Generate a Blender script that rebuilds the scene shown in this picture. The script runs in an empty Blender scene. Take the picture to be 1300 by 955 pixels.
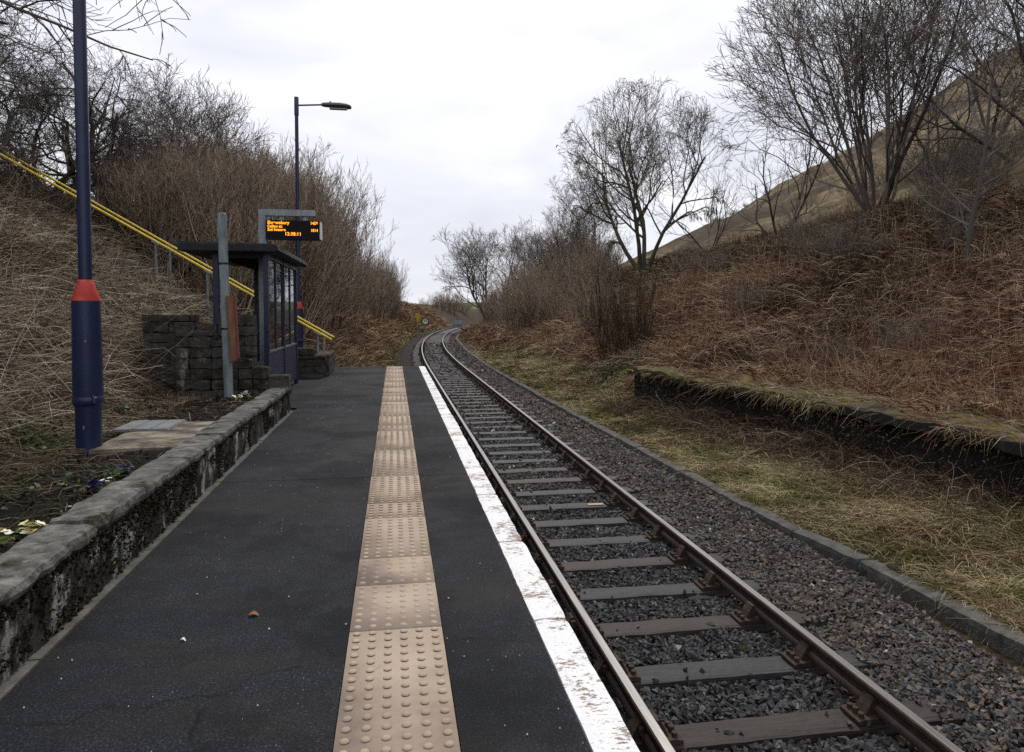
import bpy, math, random
import numpy as np
from math import sin, cos, pi, radians, tan, atan2, sqrt

R = np.random.default_rng(7)
random.seed(7)
SC = bpy.context.scene
COL = SC.collection

# ------------------------------------------------------------------ helpers
def tag(o, label=None, cat=None, group=None, kind=None):
    if label: o['label'] = label
    if cat: o['category'] = cat
    if group: o['group'] = group
    if kind: o['kind'] = kind
    return o

def empty(name, loc, label=None, cat=None, group=None, kind=None):
    o = bpy.data.objects.new(name, None); COL.objects.link(o)
    o.location = loc; o.empty_display_size = .2
    return tag(o, label, cat, group, kind)

def raw_mesh(name, V, F=None, quads=None, tris=None, rnd=None, smooth=False):
    """V (n,3) array; quads (m,4) / tris (k,3) arrays or F a list of faces"""
    me = bpy.data.meshes.new(name)
    V = np.asarray(V, dtype=np.float32)
    if F is not None:
        me.from_pydata([tuple(v) for v in V], [], F)
    else:
        idx = []; starts = []; n = 0
        if quads is not None and len(quads):
            q = np.asarray(quads, dtype=np.int32); idx.append(q.ravel())
            starts.append(np.arange(len(q)) * 4); n = len(q) * 4
        if tris is not None and len(tris):
            t = np.asarray(tris, dtype=np.int32); idx.append(t.ravel())
            starts.append(n + np.arange(len(t)) * 3)
        idx = np.concatenate(idx); starts = np.concatenate(starts).astype(np.int32)
        me.vertices.add(len(V)); me.vertices.foreach_set('co', V.ravel())
        me.loops.add(len(idx)); me.loops.foreach_set('vertex_index', idx)
        me.polygons.add(len(starts)); me.polygons.foreach_set('loop_start', starts)
    me.update(calc_edges=True)
    if smooth:
        me.polygons.foreach_set('use_smooth', np.ones(len(me.polygons), dtype=bool))
    if F is None and quads is None:      # stones keep hard facets
        me.polygons.foreach_set('use_smooth', np.zeros(len(me.polygons), dtype=bool))
    if rnd is not None:
        a = me.attributes.new('rnd', 'FLOAT', 'POINT')
        a.data.foreach_set('value', np.asarray(rnd, dtype=np.float32))
    return me

def link(name, me, mat, parent=None, loc=(0, 0, 0)):
    o = bpy.data.objects.new(name, me); COL.objects.link(o)
    if mat is not None and not me.materials: me.materials.append(mat)
    if parent is not None: o.parent = parent
    o.location = loc
    return o

class MB:
    """collects boxes, tubes and lathes into one mesh (world coordinates)"""
    def __init__(s): s.V = []; s.F = []; s.rn = []
    def add(s, vs, fs, rnd=0.5):
        b = len(s.V); s.V += [tuple(v) for v in vs]; s.F += [tuple(b + i for i in f) for f in fs]
        s.rn += [rnd] * len(vs); return s
    def box(s, x0, x1, y0, y1, z0, z1, rnd=.5, bev=0):
        if bev:
            return s.prism([(x0+bev, z0), (x1-bev, z0), (x1, z0+bev), (x1, z1-bev), (x1-bev, z1), (x0+bev, z1), (x0, z1-bev), (x0, z0+bev)], y0, y1, rnd)
        vs = [(x, y, z) for z in (z0, z1) for y in (y0, y1) for x in (x0, x1)]
        return s.add(vs, [(0, 2, 3, 1), (4, 5, 7, 6), (0, 1, 5, 4), (1, 3, 7, 5), (3, 2, 6, 7), (2, 0, 4, 6)], rnd)
    def prism(s, prof, y0, y1, rnd=.5, axis='y'):
        n = len(prof)
        if axis == 'y': vs = [(a, y0, b) for a, b in prof] + [(a, y1, b) for a, b in prof]
        elif axis == 'x': vs = [(y0, a, b) for a, b in prof] + [(y1, a, b) for a, b in prof]
        else: vs = [(a, b, y0) for a, b in prof] + [(a, b, y1) for a, b in prof]
        fs = [tuple(range(n)), tuple(range(2*n-1, n-1, -1))] + [(i, i+n, (i+1) % n+n, (i+1) % n) for i in range(n)]
        return s.add(vs, fs, rnd)
    def tube(s, pts, r, n=10, rnd=.5, cap=True):
        pts = [np.array(p, float) for p in pts]
        if not hasattr(r, '__len__'): r = [r] * len(pts)
        vs = []; fs = []
        for i, p in enumerate(pts):
            t = pts[min(i+1, len(pts)-1)] - pts[max(i-1, 0)]; t /= np.linalg.norm(t)
            a = np.array((1., 0, 0)) if abs(t[0]) < .8 else np.array((0, 1., 0))
            u = np.cross(t, a); u /= np.linalg.norm(u); w = np.cross(t, u)
            for k in range(n):
                an = 2*pi*k/n; vs.append(p + r[i]*(cos(an)*u + sin(an)*w))
        for i in range(len(pts)-1):
            for k in range(n):
                fs.append((i*n+k, i*n+(k+1) % n, (i+1)*n+(k+1) % n, (i+1)*n+k))
        if cap: fs += [tuple(range(n-1, -1, -1)), tuple(range((len(pts)-1)*n, len(pts)*n))]
        return s.add(vs, fs, rnd)
    def bar(s, p, q, w, h, rnd=.5):
        """rectangular bar from p to q, width w sideways, height h"""
        p = np.array(p, float); q = np.array(q, float); t = q-p; t /= np.linalg.norm(t)
        a = np.array((0, 0, 1.)) if abs(t[2]) < .9 else np.array((0, 1., 0))
        u = np.cross(t, a); u /= np.linalg.norm(u); v = np.cross(u, t)
        vs = [c + su*u*w/2 + sv*v*h/2 for c in (p, q) for su, sv in ((-1, -1), (1, -1), (1, 1), (-1, 1))]
        return s.add(vs, [(3, 2, 1, 0), (4, 5, 6, 7), (0, 1, 5, 4), (1, 2, 6, 5), (2, 3, 7, 6), (3, 0, 4, 7)], rnd)
    def arr(s, V, Q, rnd=.5):
        return s.add(list(V), [tuple(q) for q in Q], rnd)
    def build(s, name, mat, parent=None, smooth=False, rnd=True):
        V = np.array(s.V, float)
        if parent is not None: V = V - world_loc(parent)
        me = raw_mesh(name, V, F=s.F, rnd=s.rn if rnd else None, smooth=smooth)
        import bmesh
        bm = bmesh.new(); bm.from_mesh(me); bmesh.ops.recalc_face_normals(bm, faces=bm.faces); bm.to_mesh(me); bm.free()
        if smooth:
            try: me.set_sharp_from_angle(angle=radians(40))
            except Exception: pass
        return link(name, me, mat, parent)

def world_loc(o):
    l = np.array(o.location, float)
    return l + (world_loc(o.parent) if o.parent else 0)

# value noise -------------------------------------------------------------
def _h(ix, iy, iz, seed):
    n = (ix.astype(np.int64)*374761393 + iy.astype(np.int64)*668265263 + iz.astype(np.int64)*2147483647 + seed*1442695041) & 0x7fffffff
    n = ((n ^ (n >> 13)) * 1274126177) & 0x7fffffff
    n = n ^ (n >> 16)
    return (n & 0xffff) / 65535.
def vnoise(x, y, z=None, seed=0):
    x = np.asarray(x, float); y = np.asarray(y, float); z = np.zeros_like(x) if z is None else np.asarray(z, float)
    ix, iy, iz = np.floor(x), np.floor(y), np.floor(z)
    fx, fy, fz = x-ix, y-iy, z-iz
    fx, fy, fz = fx*fx*(3-2*fx), fy*fy*(3-2*fy), fz*fz*(3-2*fz)
    o = 0
    for dx in (0, 1):
        for dy in (0, 1):
            for dz in (0, 1):
                w = (fx if dx else 1-fx)*(fy if dy else 1-fy)*(fz if dz else 1-fz)
                o = o + w*_h(ix+dx, iy+dy, iz+dz, seed)
    return o*2-1
def fbm(x, y, z=None, seed=0, oct=3):
    o = 0; a = 1; f = 1
    for k in range(oct):
        o = o + a*vnoise(np.asarray(x)*f, np.asarray(y)*f, None if z is None else np.asarray(z)*f, seed+k*17)
        a *= .5; f *= 2.1
    return o
def sstep(a, b, x):
    t = np.clip((np.asarray(x, float)-a)/(b-a), 0, 1); return t*t*(3-2*t)

def rough_box(mb, x0, x1, y0, y1, z0, z1, res=.06, amp=.012, fs=6., seed=0, rnd=.5, round_=.012):
    """a stone block: six gridded faces pushed about by noise, edges softened"""
    lo = np.array((x0, y0, z0)); hi = np.array((x1, y1, z1)); L = hi-lo
    n = np.maximum(2, np.ceil(L/res).astype(int)+1)
    for ax in range(3):
        a, b = [(1, 2), (2, 0), (0, 1)][ax]
        ga, gb = np.meshgrid(np.linspace(0, 1, n[a]), np.linspace(0, 1, n[b]), indexing='ij')
        for side in (0, 1):
            P = np.zeros(ga.shape+(3,)); P[..., a] = lo[a]+ga*L[a]; P[..., b] = lo[b]+gb*L[b]; P[..., ax] = hi[ax] if side else lo[ax]
            c = (lo+hi)/2; q = np.abs(P-c)/(L/2)
            corner = ((q > .999).sum(-1) - 1).clip(0)
            P = P - np.sign(P-c)*(q > .999)*corner[..., None]*round_*.6
            for k in range(3):
                P[..., k] += amp*fbm(P[..., 0]*fs, P[..., 1]*fs, P[..., 2]*fs, seed=seed+k*5, oct=3)
            P = P.reshape(-1, 3); na, nb = n[a], n[b]
            i = np.arange(na-1)[:, None]*nb + np.arange(nb-1)[None, :]
            i = i.ravel(); Q = np.stack([i, i+nb, i+nb+1, i+1], 1)
            if not side: Q = Q[:, ::-1]
            mb.arr(P, Q, rnd)

# ------------------------------------------------------------------ camera
FPX = 930.; CX, CY = 650., 432.5; HC = 1.39
PITCH = math.atan(36/FPX); YAW = math.atan((650-500.3)/FPX*cos(PITCH))
def ray(px, py):
    u = (px-CX)/FPX; v = -(py-CY)/FPX
    c, s, cp, sp = cos(YAW), sin(YAW), cos(PITCH), sin(PITCH)
    f = (s*cp, c*cp, -sp); r = (c, -s, 0); up = (s*sp, c*sp, cp)
    return [f[i]+u*r[i]+v*up[i] for i in range(3)]
def at_y(px, py, Y):
    r = ray(px, py); t = Y/r[1]; return (r[0]*t, Y, HC+r[2]*t)
def at_z(px, py, z):
    r = ray(px, py); t = (z-HC)/r[2]; return (r[0]*t, r[1]*t, z)

cam = bpy.data.cameras.new('camera'); camo = bpy.data.objects.new('camera', cam); COL.objects.link(camo)
cam.sensor_fit = 'HORIZONTAL'; cam.sensor_width = 36; cam.lens = 36*FPX/1300; cam.shift_y = -45/1300
cam.clip_start = .05; cam.clip_end = 6000
camo.location = (0, 0, HC); camo.rotation_euler = (pi/2-PITCH, 0, -YAW)
SC.camera = camo

# ------------------------------------------------------------------ materials
def nt(name):
    m = bpy.data.materials.new(name); m.use_nodes = True
    t = m.node_tree; t.nodes.clear()
    out = t.nodes.new('ShaderNodeOutputMaterial'); b = t.nodes.new('ShaderNodeBsdfPrincipled')
    t.links.new(b.outputs[0], out.inputs[0]); return m, t, b
def N(t, ty, **kw):
    n = t.nodes.new(ty)
    for k, v in kw.items():
        if k in n.inputs: n.inputs[k].default_value = v
        else: setattr(n, k, v)
    return n
def noise(t, vec, scale, detail=6, rough=.6, dist=0):
    n = N(t, 'ShaderNodeTexNoise', Scale=scale, Detail=detail, Roughness=rough, Distortion=dist)
    t.links.new(vec, n.inputs['Vector']); return n.outputs['Fac']
def ramp(t, fac, stops):
    r = t.nodes.new('ShaderNodeValToRGB'); e = r.color_ramp.elements
    while len(e) < len(stops): e.new(.5)
    for k, (p, c) in enumerate(stops):
        e[k].position = p; e[k].color = (c, c, c, 1) if not hasattr(c, '__len__') else (*c, 1)
    t.links.new(fac, r.inputs[0]); return r.outputs[0]
def mix(t, fac, a, b, mode='MIX'):
    m = t.nodes.new('ShaderNodeMix'); m.data_type = 'RGBA'; m.blend_type = mode; m.clamp_factor = True
    for s, v in ((0, fac), (6, a), (7, b)):
        if hasattr(v, 'links'): t.links.new(v, m.inputs[s])
        elif s == 0: m.inputs[0].default_value = v
        else: m.inputs[s].default_value = (*v, 1)
    return m.outputs[2]
def math_(t, op, a, b=None, c=None):
    m = t.nodes.new('ShaderNodeMath'); m.operation = op
    for k, v in enumerate((a, b, c)):
        if v is None: continue
        if hasattr(v, 'links'): t.links.new(v, m.inputs[k])
        else: m.inputs[k].default_value = v
    return m.outputs[0]
def coords(t, kind='Object', scale=(1, 1, 1)):
    tc = t.nodes.new('ShaderNodeTexCoord'); mp = t.nodes.new('ShaderNodeMapping'); mp.inputs['Scale'].default_value = scale
    t.links.new(tc.outputs[kind], mp.inputs[0]); return mp.outputs[0]
def wpos(t, scale=(1, 1, 1)):
    g = t.nodes.new('ShaderNodeNewGeometry'); mp = t.nodes.new('ShaderNodeMapping'); mp.inputs['Scale'].default_value = scale
    t.links.new(g.outputs['Position'], mp.inputs[0]); return mp.outputs[0]
def bump(t, b, h, strength=.4, dist=.02):
    n = N(t, 'ShaderNodeBump', Strength=strength, Distance=dist); t.links.new(h, n.inputs['Height']); t.links.new(n.outputs[0], b.inputs['Normal'])
def rndattr(t):
    a = t.nodes.new('ShaderNodeAttribute'); a.attribute_name = 'rnd'; return a.outputs['Fac']
def setin(b, t, key, v):
    if hasattr(v, 'links'): t.links.new(v, b.inputs[key])
    elif hasattr(v, '__len__'): b.inputs[key].default_value = (*v, 1)
    else: b.inputs[key].default_value = v

def simple(name, stops, scale=8, rough=.8, bstr=.2, bscale=None, metal=0, spec=.4, detail=6, vec=(1, 1, 1), bdist=.01):
    m, t, b = nt(name); v = coords(t, 'Object', vec)
    setin(b, t, 'Base Color', ramp(t, noise(t, v, scale, detail), stops))
    setin(b, t, 'Roughness', rough); setin(b, t, 'Metallic', metal); setin(b, t, 'Specular IOR Level', spec)
    if bstr: bump(t, b, noise(t, v, bscale or scale*4, 6), bstr, bdist)
    return m
def strand_mat(name, stops, patch=None, pscale=.5, pth=(.52, .6), rough=.85):
    """colour from the per-strand value; an optional second colour range grows in patches"""
    m, t, b = nt(name); r = rndattr(t)
    c = ramp(t, r, stops)
    if patch:
        c = mix(t, ramp(t, noise(t, wpos(t), pscale, 3), [(pth[0], 0), (pth[1], 1)]), c, ramp(t, r, patch))
    setin(b, t, 'Base Color', c); setin(b, t, 'Roughness', rough); setin(b, t, 'Specular IOR Level', .15)
    return m

M = {}
# asphalt: dark, speckled, per-bay tone, dusty brown stains
m, t, b = nt('asphalt'); v = wpos(t)
sp = noise(t, v, 105, 4, .85); big = noise(t, v, 1.1, 5, .6); st = noise(t, wpos(t, (.35, 1.6, 1)), .8, 4, .6, .6); mid = noise(t, v, 7, 6, .7)
c = ramp(t, sp, [(.38, (.004, .0045, .006)), (.5, (.0175, .0195, .0245)), (.57, (.041, .0445, .053)), (.64, (.10, .104, .11)), (.70, (.30, .30, .30))])
c = mix(t, ramp(t, mid, [(.42, .45), (.62, 0)]), c, (.009, .0095, .0115))
c = mix(t, ramp(t, big, [(.35, 0), (.7, .3)]), c, (.017, .0185, .022))
c = mix(t, ramp(t, st, [(.52, 0), (.66, .55)]), c, (.040, .030, .022)); vo = N(t, 'ShaderNodeTexVoronoi', feature='DISTANCE_TO_EDGE', Scale=.55); dv = t.nodes.new('ShaderNodeVectorMath'); dv.operation = 'MULTIPLY_ADD'; nz = N(t, 'ShaderNodeTexNoise', Scale=3., Detail=5.); t.links.new(v, nz.inputs['Vector']); t.links.new(nz.outputs['Color'], dv.inputs[0]); dv.inputs[1].default_value = (.5, .5, .5); t.links.new(v, dv.inputs[2]); t.links.new(dv.outputs[0], vo.inputs['Vector']); c = mix(t, math_(t, 'MULTIPLY', ramp(t, vo.outputs['Distance'], [(.002, .9), (.006, 0)]), ramp(t, mid, [(.45, 0), (.55, 1)])), c, (.004, .004, .005)); c = mix(t, ramp(t, noise(t, v, .55, 7, .7), [(.5, 0), (.53, .35), (.6, .5)]), c, (.0065, .007, .0085))
c = mix(t, math_(t, 'MULTIPLY', rndattr(t), .45), c, (.008, .009, .0115))
setin(b, t, 'Base Color', c); setin(b, t, 'Roughness', ramp(t, big, [(.3, .75), (.7, .92)])); setin(b, t, 'Specular IOR Level', .12)
bump(t, b, sp, .55, .004); M['asphalt'] = m

# tactile paving: worn buff pink concrete
m, t, b = nt('buff_paving'); v = wpos(t)
n1 = noise(t, v, 2.2, 6, .65); n2 = noise(t, wpos(t, (3, 1, 1)), 1.7, 4); sp = noise(t, v, 55, 5, .8)
c = ramp(t, n1, [(.28, (.21, .16, .13)), (.43, (.36, .275, .20)), (.58, (.47, .365, .265)), (.75, (.46, .38, .30))])
c = mix(t, ramp(t, n2, [(.55, 0), (.75, .45)]), c, (.235, .20, .19)); c = mix(t, ramp(t, noise(t, v, 11, 6, .75), [(.56, 0), (.70, .35)]), c, (.16, .12, .095))
c = mix(t, ramp(t, sp, [(.62, 0), (.75, .5)]), c, (.15, .11, .085))
c = mix(t, math_(t, 'MULTIPLY', rndattr(t), .35), c, (.36, .30, .27))
setin(b, t, 'Base Color', c); setin(b, t, 'Roughness', .8); setin(b, t, 'Specular IOR Level', .3)
bump(t, b, sp, .25, .003); M['buff'] = m

# flaking white edge paint over tan concrete
m, t, b = nt('white_edge_paint'); v = wpos(t)
n1 = noise(t, v, 3.2, 7, .72); fine = noise(t, wpos(t, (1, 2.2, 1)), 26, 5, .75); sp = noise(t, v, 95, 3, .6)
wear = math_(t, 'ADD', math_(t, 'MULTIPLY', n1, .62), math_(t, 'MULTIPLY', fine, .42))
conc = ramp(t, sp, [(.3, (.16, .125, .095)), (.7, (.36, .29, .235))])
white = ramp(t, sp, [(.3, (.72, .72, .73)), (.7, (.86, .86, .86))])
c = mix(t, ramp(t, wear, [(.560, 0), (.578, 1)]), white, conc)
dk = noise(t, wpos(t, (1, 1.8, 1)), 38, 5, .75)
c = mix(t, ramp(t, dk, [(.60, 0), (.64, .8)]), c, (.2, .19, .18))
setin(b, t, 'Base Color', c); setin(b, t, 'Roughness', .75)
bump(t, b, wear, .2, .004); M['edge'] = m
M['concrete'] = simple('pale_concrete', [(.34, (.03, .025, .02)), (.46, (.12, .098, .075)), (.58, (.25, .205, .155)), (.72, (.33, .28, .22))], 4, .9, .4, 60, detail=9)
M['gutter'] = simple('gutter_concrete', [(.3, (.045, .042, .035)), (.55, (.105, .10, .085)), (.8, (.17, .16, .14))], 9, .9, .5, 50)
M['dark_core'] = simple('platform_brick', [(.3, (.02, .018, .016)), (.7, (.06, .05, .045))], 6, .9, .3)

# mossy old stone with pale lichen drips
def moss_stone(name, stone, lich, moss, lich_t=(.60, .66), moss_t=(.50, .60), up=.7, vstretch=.35):
    m, t, b = nt(name); v = wpos(t)
    n1 = noise(t, v, 9, 8, .7); n2 = noise(t, wpos(t, (1, 1, vstretch)), 5.5, 8, .72, .3); n3 = noise(t, v, 4.2, 6, .7)
    c = ramp(t, n1, stone)
    c = mix(t, math_(t, 'MULTIPLY', rndattr(t), .5), c, (.10, .10, .095))
    c = mix(t, ramp(t, n2, [(lich_t[0], 0), (lich_t[1], 1)]), c, ramp(t, noise(t, v, 40, 4), [(.35, lich), (.65, tuple(.55*q for q in lich))]))
    g = t.nodes.new('ShaderNodeNewGeometry'); s = t.nodes.new('ShaderNodeSeparateXYZ'); t.links.new(g.outputs['Normal'], s.inputs[0])
    mk = math_(t, 'ADD', n3, math_(t, 'MULTIPLY', math_(t, 'MAXIMUM', s.outputs[2], 0), up*.2))
    mc = ramp(t, noise(t, v, 25, 4), [(.3, tuple(.5*q for q in moss)), (.7, moss)])
    c = mix(t, ramp(t, mk, [(moss_t[0], 0), (moss_t[1], 1)]), c, mc)
    setin(b, t, 'Base Color', c); setin(b, t, 'Roughness', .95); setin(b, t, 'Specular IOR Level', .15)
    bump(t, b, math_(t, 'ADD', n1, noise(t, v, 55, 5)), .7, .015); return m
M['wall'] = moss_stone('mossy_wall_stone', [(.3, (.012, .011, .009)), (.52, (.03, .027, .022)), (.72, (.085, .078, .068))], (.42, .41, .39), (.014, .012, .005), (.53, .585), (.54, .62), .3, .30)
M['coping'] = moss_stone('weathered_coping_stone', [(.34, (.045, .043, .039)), (.5, (.13, .126, .115)), (.64, (.235, .225, .21))], (.36, .34, .31), (.035, .03, .012), (.60, .68), (.545, .65), .0, 1)
M['stone'] = moss_stone('old_dark_stone', [(.3, (.016, .014, .011)), (.52, (.048, .043, .035)), (.7, (.115, .105, .09))], (.27, .26, .24), (.075, .058, .018), (.60, .68), (.60, .72), .8, .5)
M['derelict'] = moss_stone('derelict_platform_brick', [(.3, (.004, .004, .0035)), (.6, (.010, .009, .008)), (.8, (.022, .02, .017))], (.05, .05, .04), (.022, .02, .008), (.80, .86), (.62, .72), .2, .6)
M['mosstop'] = moss_stone('mossy_platform_top', [(.3, (.04, .035, .02)), (.6, (.09, .075, .035)), (.8, (.16, .13, .07))], (.24, .2, .12), (.17, .135, .025), (.6, .68), (.50, .62), .2, 1)
M['kerb'] = moss_stone('grey_kerb_concrete', [(.3, (.04, .038, .034)), (.52, (.105, .10, .09)), (.72, (.18, .172, .155))], (.25, .24, .2), (.045, .045, .02), (.68, .76), (.6, .74), .0, 1)

# metals and paint
M['navy'] = simple('navy_paint', [(.3, (.009, .016, .052)), (.7, (.016, .027, .082))], 5, .38, .12, 30, spec=.5)
M['navy2'] = simple('navy_shelter_paint', [(.3, (.009, .014, .046)), (.7, (.015, .023, .068))], 6, .42, .08, 40, spec=.5)
M['red'] = simple('faded_red_paint', [(.3, (.45, .04, .03)), (.55, (.58, .06, .045)), (.75, (.66, .16, .13))], 9, .55, .2, 50)
M['head'] = simple('lamp_head_grey', [(.3, (.06, .066, .072)), (.7, (.10, .105, .112))], 6, .5, .05)
M['galv'] = simple('galvanised_steel', [(.3, (.20, .235, .25)), (.55, (.30, .34, .355)), (.75, (.40, .435, .44))], 12, .55, .1, 60, metal=.3, vec=(1, 1, .3))
M['postgrey'] = simple('weathered_grey_post', [(.3, (.10, .125, .135)), (.5, (.20, .24, .25)), (.72, (.30, .335, .33))], 14, .75, .25, 60, vec=(1, 1, .25))
M['yellow'] = simple('yellow_rail_paint', [(.3, (.66, .46, .02)), (.55, (.84, .62, .03)), (.8, (.86, .68, .08))], 8, .5, .1)
M['yellowsign'] = simple('yellow_sign_paint', [(.4, (.55, .33, .02)), (.7, (.65, .42, .04))], 5, .6, .0)
M['roof'] = simple('shelter_roof_felt', [(.3, (.02, .022, .022)), (.55, (.05, .052, .045)), (.8, (.10, .10, .075))], 7, .85, .4, 40)
M['soffit'] = simple('dark_soffit', [(.4, (.014, .016, .022)), (.7, (.022, .024, .03))], 4, .7, .05)
M['case'] = simple('black_display_case', [(.4, (.006, .006, .007)), (.7, (.008, .008, .010))], 4, .6, .02, spec=.2)
M['white'] = simple('white_enamel', [(.4, (.72, .72, .72)), (.7, (.8, .8, .8))], 4, .5, .02)
M['black'] = simple('black_enamel', [(.4, (.012, .012, .012)), (.7, (.02, .02, .02))], 4, .5, .02)
M['cab'] = simple('grey_blue_cabinet', [(.4, (.12, .15, .18)), (.7, (.18, .21, .24))], 4, .6, .02)
M['boardwood'] = simple('brown_board_wood', [(.3, (.13, .065, .035)), (.55, (.22, .115, .065)), (.75, (.30, .17, .10))], 7, .8, .35, 30, vec=(6, 6, .5))
M['boardred'] = simple('dull_red_board_edge', [(.3, (.13, .03, .022)), (.7, (.24, .065, .05))], 10, .7, .2)
M['screw'] = simple('bare_steel', [(.4, (.3, .3, .3)), (.7, (.45, .45, .45))], 10, .5, .05, metal=.6)
m, t, b = nt('amber_led'); setin(b, t, 'Base Color', (.05, .02, 0)); setin(b, t, 'Emission Color', (1, .36, .015)); b.inputs['Emission Strength'].default_value = 1.6; M['led'] = m
m = bpy.data.materials.new('shelter_glass'); m.use_nodes = True; t = m.node_tree; t.nodes.clear()
out = t.nodes.new('ShaderNodeOutputMaterial'); tr = N(t, 'ShaderNodeBsdfTransparent', Color=(.80, .83, .82, 1)); gl = N(t, 'ShaderNodeBsdfGlossy', Roughness=.03, Color=(.9, .93, .95, 1)); df = N(t, 'ShaderNodeBsdfDiffuse', Color=(.3, .3, .28, 1))
fr = N(t, 'ShaderNodeFresnel', IOR=1.5); ms = t.nodes.new('ShaderNodeMixShader'); ms2 = t.nodes.new('ShaderNodeMixShader')
t.links.new(ramp(t, noise(t, coords(t, 'Object', (1, 1, .4)), 3, 5), [(.4, .02), (.75, .14)]), ms2.inputs[0]); t.links.new(tr.outputs[0], ms2.inputs[1]); t.links.new(df.outputs[0], ms2.inputs[2])
t.links.new(fr.outputs[0], ms.inputs[0]); t.links.new(ms2.outputs[0], ms.inputs[1]); t.links.new(gl.outputs[0], ms.inputs[2]); t.links.new(ms.outputs[0], out.inputs[0]); M['glass'] = m

# track
m, t, b = nt('rusty_rail_steel'); v = wpos(t)
g = t.nodes.new('ShaderNodeNewGeometry'); s = t.nodes.new('ShaderNodeSeparateXYZ'); t.links.new(g.outputs['Normal'], s.inputs[0])
topm = ramp(t, s.outputs[2], [(.80, 0), (.93, 1)])
rust = ramp(t, noise(t, v, 14, 6), [(.3, (.018, .012, .009)), (.55, (.045, .026, .016)), (.75, (.085, .046, .026))])
shine = ramp(t, noise(t, wpos(t, (4, .2, 1)), 8, 4), [(.3, (.17, .165, .16)), (.7, (.27, .265, .26))])
setin(b, t, 'Base Color', mix(t, topm, rust, shine)); setin(b, t, 'Metallic', math_(t, 'MULTIPLY', topm, .85)); setin(b, t, 'Roughness', ramp(t, topm, [(0, .8), (1, .36)]))
bump(t, b, noise(t, v, 60, 4), .15, .004); M['rail'] = m
M['chair'] = simple('rusty_chair_iron', [(.3, (.022, .015, .011)), (.55, (.05, .031, .021)), (.75, (.085, .05, .032))], 20, .85, .4, 80)
M['key'] = simple('wooden_key', [(.3, (.05, .035, .025)), (.7, (.10, .07, .045))], 20, .85, .4, 80)
def sleeper_mat(name, a, b_, c_):
    m, t, b = nt(name); v = coords(t, 'Object', (.6, 9, 9)); n1 = noise(t, v, 4, 8, .7); n2 = noise(t, coords(t, 'Object', (.4, 1, 1)), 3, 4)
    c = ramp(t, n1, [(.3, a), (.52, b_), (.72, c_)]); c = mix(t, ramp(t, n2, [(.45, 0), (.7, .5)]), c, tuple(.55*q for q in a))
    crk = noise(t, coords(t, 'Object', (.5, 22, 22)), 3, 3, .6); c = mix(t, ramp(t, crk, [(.30, .85), (.36, 0)]), c, (.006, .005, .005))
    setin(b, t, 'Base Color', c); setin(b, t, 'Roughness', .62); setin(b, t, 'Specular IOR Level', .35); bump(t, b, math_(t, 'ADD', n1, crk), .7, .012); return m
M['sl_grey'] = sleeper_mat('dark_grey_sleeper_wood', (.013, .013, .0145), (.027, .027, .030), (.052, .051, .053))
M['sl_brown'] = sleeper_mat('brown_sleeper_wood', (.013, .009, .0075), (.029, .0195, .015), (.054, .037, .029))
M['sl_red'] = sleeper_mat('reddish_sleeper_wood', (.017, .011, .0095), (.036, .022, .018), (.062, .039, .032))
M['tagp'] = simple('pale_tag', [(.4, (.4, .28, .18)), (.7, (.52, .38, .26))], 20, .7, .0)
m, t, b = nt('ballast_stone'); r = rndattr(t)
c = ramp(t, r, [(0, (.012, .0125, .0145)), (.3, (.034, .035, .040)), (.55, (.078, .078, .080)), (.68, (.14, .138, .134)), (.76, (.062, .042, .029)), (.86, (.115, .078, .052)), (.96, (.20, .15, .105)), (1, (.46, .44, .40))])
c = mix(t, .2, c, ramp(t, noise(t, wpos(t), 60, 4), [(.3, (.02, .02, .02)), (.7, (.11, .10, .095))]))
setin(b, t, 'Base Color', c); setin(b, t, 'Roughness', .8); bump(t, b, noise(t, wpos(t), 120, 4), .4, .006); M['ballast'] = m

# ground
def ground(name, stops, scale, extra=None, bs=.8):
    m, t, b = nt(name); v = wpos(t); n1 = noise(t, v, scale, 10, .72)
    c = ramp(t, n1, stops)
    if extra:
        for sc_, th, st in extra: c = mix(t, ramp(t, noise(t, v, sc_, 7, .68), [(th[0], 0), (th[1], 1)]), c, ramp(t, n1, st))
    setin(b, t, 'Base Color', c); setin(b, t, 'Roughness', .95); setin(b, t, 'Specular IOR Level', .1)
    bump(t, b, math_(t, 'ADD', n1, noise(t, v, scale*7, 6, .7)), bs, .06); return m
M['g_ballast'] = ground('fine_ballast_bed', [(.35, (.014, .013, .013)), (.5, (.035, .032, .03)), (.65, (.075, .065, .056))], 22, [(1.1, (.5, .62), [(.35, (.03, .02, .015)), (.65, (.10, .065, .045))])])
M['g_soil'] = ground('dark_bed_soil', [(.35, (.008, .0075, .006)), (.55, (.02, .018, .014)), (.7, (.045, .036, .026))], 14)
M['g_straw'] = ground('matted_dead_grass', [(.33, (.016, .012, .009)), (.5, (.055, .04, .028)), (.66, (.14, .10, .07))], 9, [(.5, (.55, .66), [(.35, (.02, .022, .01)), (.65, (.07, .07, .025))])])
M['g_verge'] = ground('verge_turf', [(.33, (.018, .014, .008)), (.5, (.055, .042, .024)), (.66, (.13, .10, .055))], 9, [(.9, (.5, .64), [(.35, (.02, .024, .008)), (.65, (.07, .075, .025))])])
M['g_bracken'] = ground('dead_bracken_litter', [(.33, (.022, .014, .010)), (.5, (.065, .037, .024)), (.66, (.13, .08, .052))], 8, [(.35, (.54, .66), [(.35, (.012, .013, .006)), (.65, (.045, .042, .016))])])
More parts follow.
